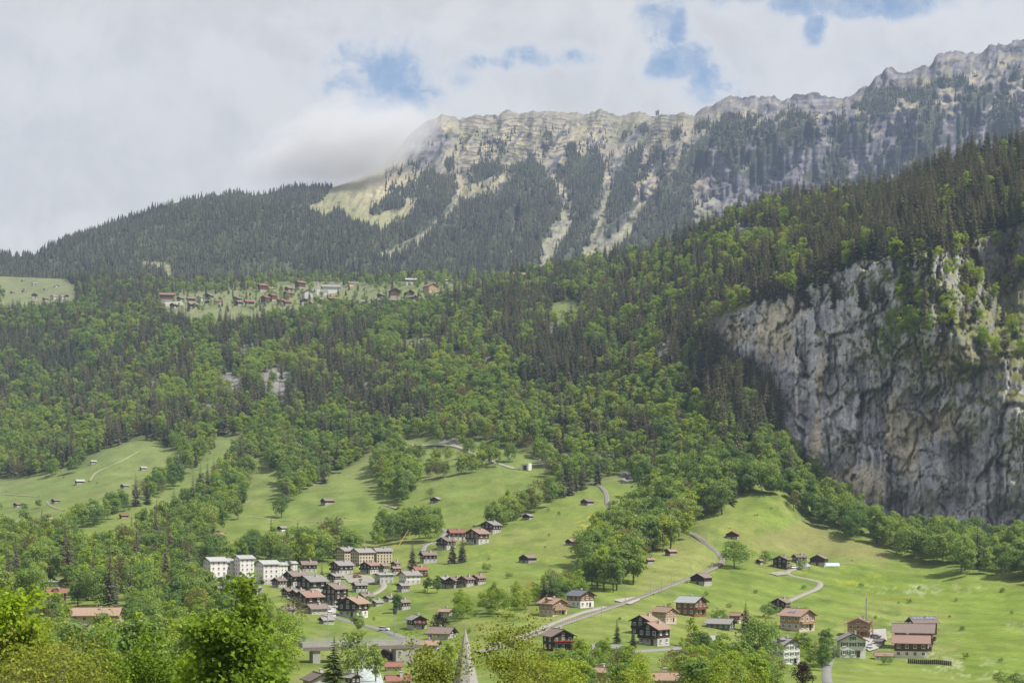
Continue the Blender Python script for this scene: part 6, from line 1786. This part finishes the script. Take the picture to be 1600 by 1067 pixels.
# avalanche barriers under the far ridge
rb = random.Random(5)
BAR = []
for r in range(15):
    py = 187 + r * 6.2
    x0 = 716 + rb.uniform(0, 8); x1 = 872 + (14 if r < 9 else -10) - max(0, r - 10) * 16
    x = x0
    while x < x1:
        L = rb.uniform(22, 52); BAR.append((x, min(x + L, x1), py + rb.uniform(-1, 1), r)); x += L + rb.uniform(2, 9)
for r in range(9):
    py = 184 + r * 6.0; BAR.append((1024 - r * 1.5 + rb.uniform(-3, 3), 1072 - r * 5 + rb.uniform(-4, 4), py, r))
for r in range(4):
    BAR.append((915 + rb.uniform(0, 10), 948 + rb.uniform(0, 10), 186 + r * 6, r))
pm_ = None
for (x0, x1, py, r) in BAR:
    n = max(3, int((x1 - x0) / 3.0)); P_ = []
    wob = rb.uniform(0, 9)
    for k in range(n + 1):
        px = x0 + (x1 - x0) * k / n
        P_.append(far_at(px, py + 2.2 * math.sin(px / 17 + r * .22) + 1.0 * math.sin(px / 6 + wob)))
    g = empty('avalanche_barrier', P_[0]); tag(g, 'thin dark avalanche barrier row under the far ridge', 'barrier', 'avalanche barriers under the far ridge')
    o0 = P_[0]; m = MB()
    for a, b in zip(P_[:-1], P_[1:]):
        a2, b2 = a - o0, b - o0
        for z in (0.9, 1.9, 2.9): m.bar(a2 + Vector((0, -1.5, z)), b2 + Vector((0, -1.5, z)), 0.4, 0.42)
    m.build('rail', BARRM, g)
    m = MB()
    for p_ in P_: m.box(p_ - o0 + Vector((0, -1.2, 1.2)), (0.5, 0.8, 4.6))
    m.build('post', BARRM, g)['kind'] = 'stuff'
p = far_at(1027, 178); g = empty('summit_station', p); tag(g, 'small dark cable car station on the far ridge', 'station')
m = MB(); m.box((0, -2, 1), (9, 8, 9)); m.build('hall', W_GREY, g); m = MB(); m.box((2, -2, 7.2), (4, 7, 3)); m.build('upper_floor', W_GREY, g); m = MB(); m.box((0, -2, 5.4), (10, 9, .5)); m.build('roof', R_GREY, g)

# ------------------------------------------------------------------ church steeple below the viewpoint
sp = at(728, 1100); D_ = 225.0; apex = Vector(((727 - CX) / F * D_, D_, (HOR - 984) / F * D_))
g = empty('church_steeple', (apex.x, apex.y, apex.z - 14)); tag(g, 'pale grey shingled church steeple rising at the bottom edge', 'church')
m = MB(); n = 8; rings = [(0.0, 0.06), (-1.5, .5), (-7.6, 2.0), (-8.6, 2.7)]
pts = []
for (z, r) in rings:
    for k in range(n): t = 2 * math.pi * (k + .5) / n; pts.append((r * math.cos(t), r * math.sin(t), 14 + z))
fl = []
for q in range(len(rings) - 1):
    for k in range(n): fl.append((q * n + k, q * n + (k + 1) % n, (q + 1) * n + (k + 1) % n, (q + 1) * n + k))
m.poly(pts, [f[::-1] for f in fl]); m.build('spire', SPIREM, g)
m = MB(); m.box((0, 0, 1.2), (4.2, 4.2, 8.6)); m.build('tower', P_WHITE, g)
m = MB(); m.tube((0, 0, 13.8), (0, 0, 15.6), .06, .04, 6); m.bar((-.4, 0, 15.1), (.4, 0, 15.1), .07); m.build('cross', STEEL, g)

# ------------------------------------------------------------------ trees near the viewpoint
def fore_tree(px, py_top, D, spread_px, label, leaf_m, leaf=0.16, nleaf=9000, seed=1, bare=False, bark=None, stems=1, name='broadleaf_tree', cat='tree', levels=4, cl=0.55, ncl=300, base_y=None, lean=0.0, droop=0.0, low=0.25, taper=0.0):
    rng = random.Random(seed); nr_ = np.random.default_rng(seed)
    x = (px - CX) / F * D; zt = (HOR - py_top) / F * D; zg = ground(x, D)
    H = zt - zg; R = spread_px / F * D
    g = empty(name, (x, D, zg)); tag(g, label, cat)
    mb = MB(); anchors = []
    def grow(p, d, L, r, lev):
        segs = 3
        for i in range(segs):
            d = (d + Vector((rng.gauss(0, .13), rng.gauss(0, .13), rng.gauss(0.04, .08) - droop * lev * .03))).normalized()
            q = p + d * (L / segs)
            r1 = r * (1 - 0.28)
            mb.tube(p, q, r, r1, 6 if lev < 2 else 4)
            if lev >= levels - 1: anchors.append((q, lev))
            if lev < levels and (i >= 1 or lev > 0):
                for _ in range(2 if lev < 2 else 2):
                    a = rng.uniform(0, 6.28); up = rng.uniform(0.15, 0.85)
                    e = Vector((math.cos(a), math.sin(a), 0)); nd = (d * up + e * rng.uniform(.6, 1.0)).normalized()
                    grow(q, nd, L * rng.uniform(.52, .74), r1 * rng.uniform(.42, .6), lev + 1)
            p, r = q, r1
    for s in range(stems):
        a = rng.uniform(0, 6.28); d0 = Vector((math.cos(a) * .25 * (stems > 1) + lean, math.sin(a) * .25 * (stems > 1), 1)).normalized()
        th = H * (0.50 if stems == 1 else 0.45)
        grow(Vector((math.cos(a) * .2 * (stems > 1), math.sin(a) * .2 * (stems > 1), -0.5)), d0, th, max(0.05, H * .018) * (1 if stems == 1 else .6), 0)
    # fit the branches to the crown's height and spread
    A = np.array([tuple(q) for q, _ in anchors]); Vv = np.array(mb.v)
    zmax = np.percentile(A[:, 2], 99); rmax = np.percentile(np.hypot(A[:, 0], A[:, 1]), 92)
    sc = np.array([R / rmax, R / rmax, (H - cl * .4) / zmax]); A = A * sc; mb.v = [tuple(v) for v in (Vv * np.array([min(R / rmax, 9), min(R / rmax, 9), (H - cl * .4) / zmax]))]
    mb.build('branch', bark or M_BARK, g)
    if taper: f_ = 1 - taper * np.clip(A[:, 2:3] / H, 0, 1) ** 2; A = A * np.hstack([f_, f_, np.ones_like(f_)])
    A = A[A[:, 2] > H * low]
    A = A[nr_.choice(len(A), min(len(A), ncl), replace=False)]
    k = nr_.integers(0, len(A), nleaf)
    if bare: k = k[nr_.random(nleaf) < 1.0]
    off = nr_.normal(size=(len(k), 3)) * np.array([cl, cl, cl * .6]) * .52
    Cc = A[k] + off
    nn_ = nr_.normal(size=Cc.shape) + np.array([0.25, -0.25, 1.1])
    Vl, Ql = quads_at(nr_, Cc, nn_, leaf)
    o = link(bpy.data.objects.new('leaf', np_mesh('leaf', Vl, Ql, [leaf_m])), g); o['kind'] = 'stuff'
    return g


L_MAPLE = leaf_mat('maple_leaves', [(0.105, 0.180, 0.022), (0.140, 0.220, 0.026)], transl=0.4, var=0.4)
L_LIME = leaf_mat('lime_tree_leaves', [(0.190, 0.290, 0.020), (0.225, 0.320, 0.024)], transl=0.45, var=0.35)
fore_tree(380, 930, 78, 96, 'large dense maple in front of the village with dark green leaves', L_MAPLE, 0.27, 10500, 3, cl=0.75, ncl=230, low=.12, taper=.12)
fore_tree(-8, 880, 96, 100, 'big bright lime green tree at the left edge', L_LIME, 0.28, 14000, 5, cl=.85, ncl=260, low=.15)
fore_tree(60, 965, 70, 95, 'olive twiggy shrub with grey stems at the lower left', L_OLIVE, 0.13, 6500, 7, stems=5, bark=M_TWIG, cl=.55, low=.2)
fore_tree(150, 1005, 62, 60, 'low olive shrub with pale bare twigs below the grey roof', L_OLIVE, 0.12, 3600, 8, stems=5, bark=M_TWIG, cl=.5, low=.2)
fore_tree(10, 990, 58, 70, 'pale twiggy shrub in the bottom left corner', L_OLIVE, 0.12, 4200, 18, stems=6, bark=M_TWIG, cl=.5, low=.2)
fore_tree(172, 990, 85, 34, 'small dark leaved maple with a slanting bare trunk', L_MAPLE, 0.19, 2600, 9, cl=.5, bark=M_DARKBARK, low=.45)
fore_tree(222, 988, 92, 44, 'fresh green maple sapling right of the slanting one', L_MAPLE, 0.20, 4600, 10, cl=.6, low=.2)
fore_tree(785, 935, 80, 92, 'sparse spring tree with dark branches in front of the steeple', L_OLIVE, 0.125, 5600, 12, cl=.5, bark=M_DARKBARK, low=.3)
fore_tree(680, 990, 85, 48, 'yellow green bush left of the steeple', L_OLIVE, 0.15, 4200, 13, stems=3, cl=.55, low=.1)
fore_tree(850, 1020, 70, 60, 'thin leafed yellow green shrub right of the sparse tree', L_OLIVE, 0.12, 3200, 14, stems=4, cl=.5, bark=M_TWIG, low=.15)
fore_tree(925, 1008, 66, 24, 'almost bare dark shoots standing at the bottom edge', L_OLIVE, 0.10, 120, 15, stems=3, cl=.3, bark=M_DARKBARK, levels=3)
fore_tree(985, 1040, 72, 60, 'light green shrub at the bottom edge above the tan roof', L_OLIVE, 0.13, 3200, 16, stems=4, cl=.5, low=.1)
fore_tree(275, 1015, 105, 50, 'light green young tree left of the large maple', L_LIME, 0.18, 4600, 17, cl=.6, low=.1)
fore_tree(1150, 1035, 110, 70, 'grey green willow like bush at the bottom right', L_OLIVE, 0.16, 4200, 19, stems=4, cl=.6, low=.1)
# a lacy conifer in front of the bridge
p = at(522, 1100); D_ = 250.0
g = empty('larch_tree', ((522 - CX) / F * D_, D_, ground((522 - CX) / F * D_, D_)), 0.3); tag(g, 'lacy light conifer rising in front of the bridge', 'tree')
hz_ = (HOR - 992) / F * D_ - g.location.z
L_LARCH = leaf_mat('larch_needles', [(0.075, 0.105, 0.035), (0.095, 0.125, 0.040)], transl=0.2, var=0.4)
link(bpy.data.objects.new('crown', spruce_mesh(555, H=hz_, rbase=3.2, whorls=24, per=9, mat=L_LARCH)), g)
m = MB(); m.tube((0, 0, -.5), (0, 0, hz_ * .95), .22, .04, 6); m.build('trunk', M_DARKBARK, g)

plant_all()

# ------------------------------------------------------------------ the air between here and the far range
hm, hnt, hout = new_mat('valley_haze')
hv = N(hnt, 'ShaderNodeVolumePrincipled')
hv.inputs['Color'].default_value = (0.55, 0.70, 1.0, 1)
hv.inputs['Density'].default_value = 5.4e-5
hv.inputs['Anisotropy'].default_value = 0.2
hnt.links.new(hv.outputs[0], hout.inputs['Volume'])
hb = MB(); hb.box((0, 2550, 640), (8000, 5500, 1700))
tag(hb.build('haze', hm), kind='stuff')

# low cloud lying against the shoulder of the far range
mm, mnt, mout = new_mat('mountain_mist')
mv = N(mnt, 'ShaderNodeVolumePrincipled'); mv.inputs['Color'].default_value = (0.80, 0.80, 0.81, 1); mv.inputs['Anisotropy'].default_value = 0.0
mtc = N(mnt, 'ShaderNodeTexCoord')
mn = N(mnt, 'ShaderNodeTexNoise', i_Scale=1.9, i_Detail=6.0, i_Roughness=0.6); mnt.links.new(mtc.outputs['Object'], mn.inputs['Vector'])
ml = N(mnt, 'ShaderNodeVectorMath', operation='LENGTH'); mnt.links.new(mtc.outputs['Object'], ml.inputs[0])
md_ = math_n(mnt, 'SUBTRACT', map_r(mnt, ml.outputs['Value'], 0.0, 1.0, 1.95, 0.0, False), math_n(mnt, 'MULTIPLY', mn.outputs['Fac'], 1.9))
dens = math_n(mnt, 'MULTIPLY', math_n(mnt, 'MAXIMUM', md_, 0.0), 0.020)
mnt.links.new(dens, mv.inputs['Density']); mnt.links.new(mv.outputs[0], mout.inputs['Volume'])
bmm = bmesh.new(); bmesh.ops.create_icosphere(bmm, subdivisions=3, radius=1.0)
mme = bpy.data.meshes.new('mist'); bmm.to_mesh(mme); bmm.free(); mme.materials.append(mm)
mo = link(bpy.data.objects.new('mist', mme)); tag(mo, kind='stuff')
MD = 3850.0
mo.location = ((545 - CX) / F * MD, MD, (HOR - 230) / F * MD); mo.scale = (470, 500, 180); mo.rotation_euler = (0, math.radians(-20), 0)
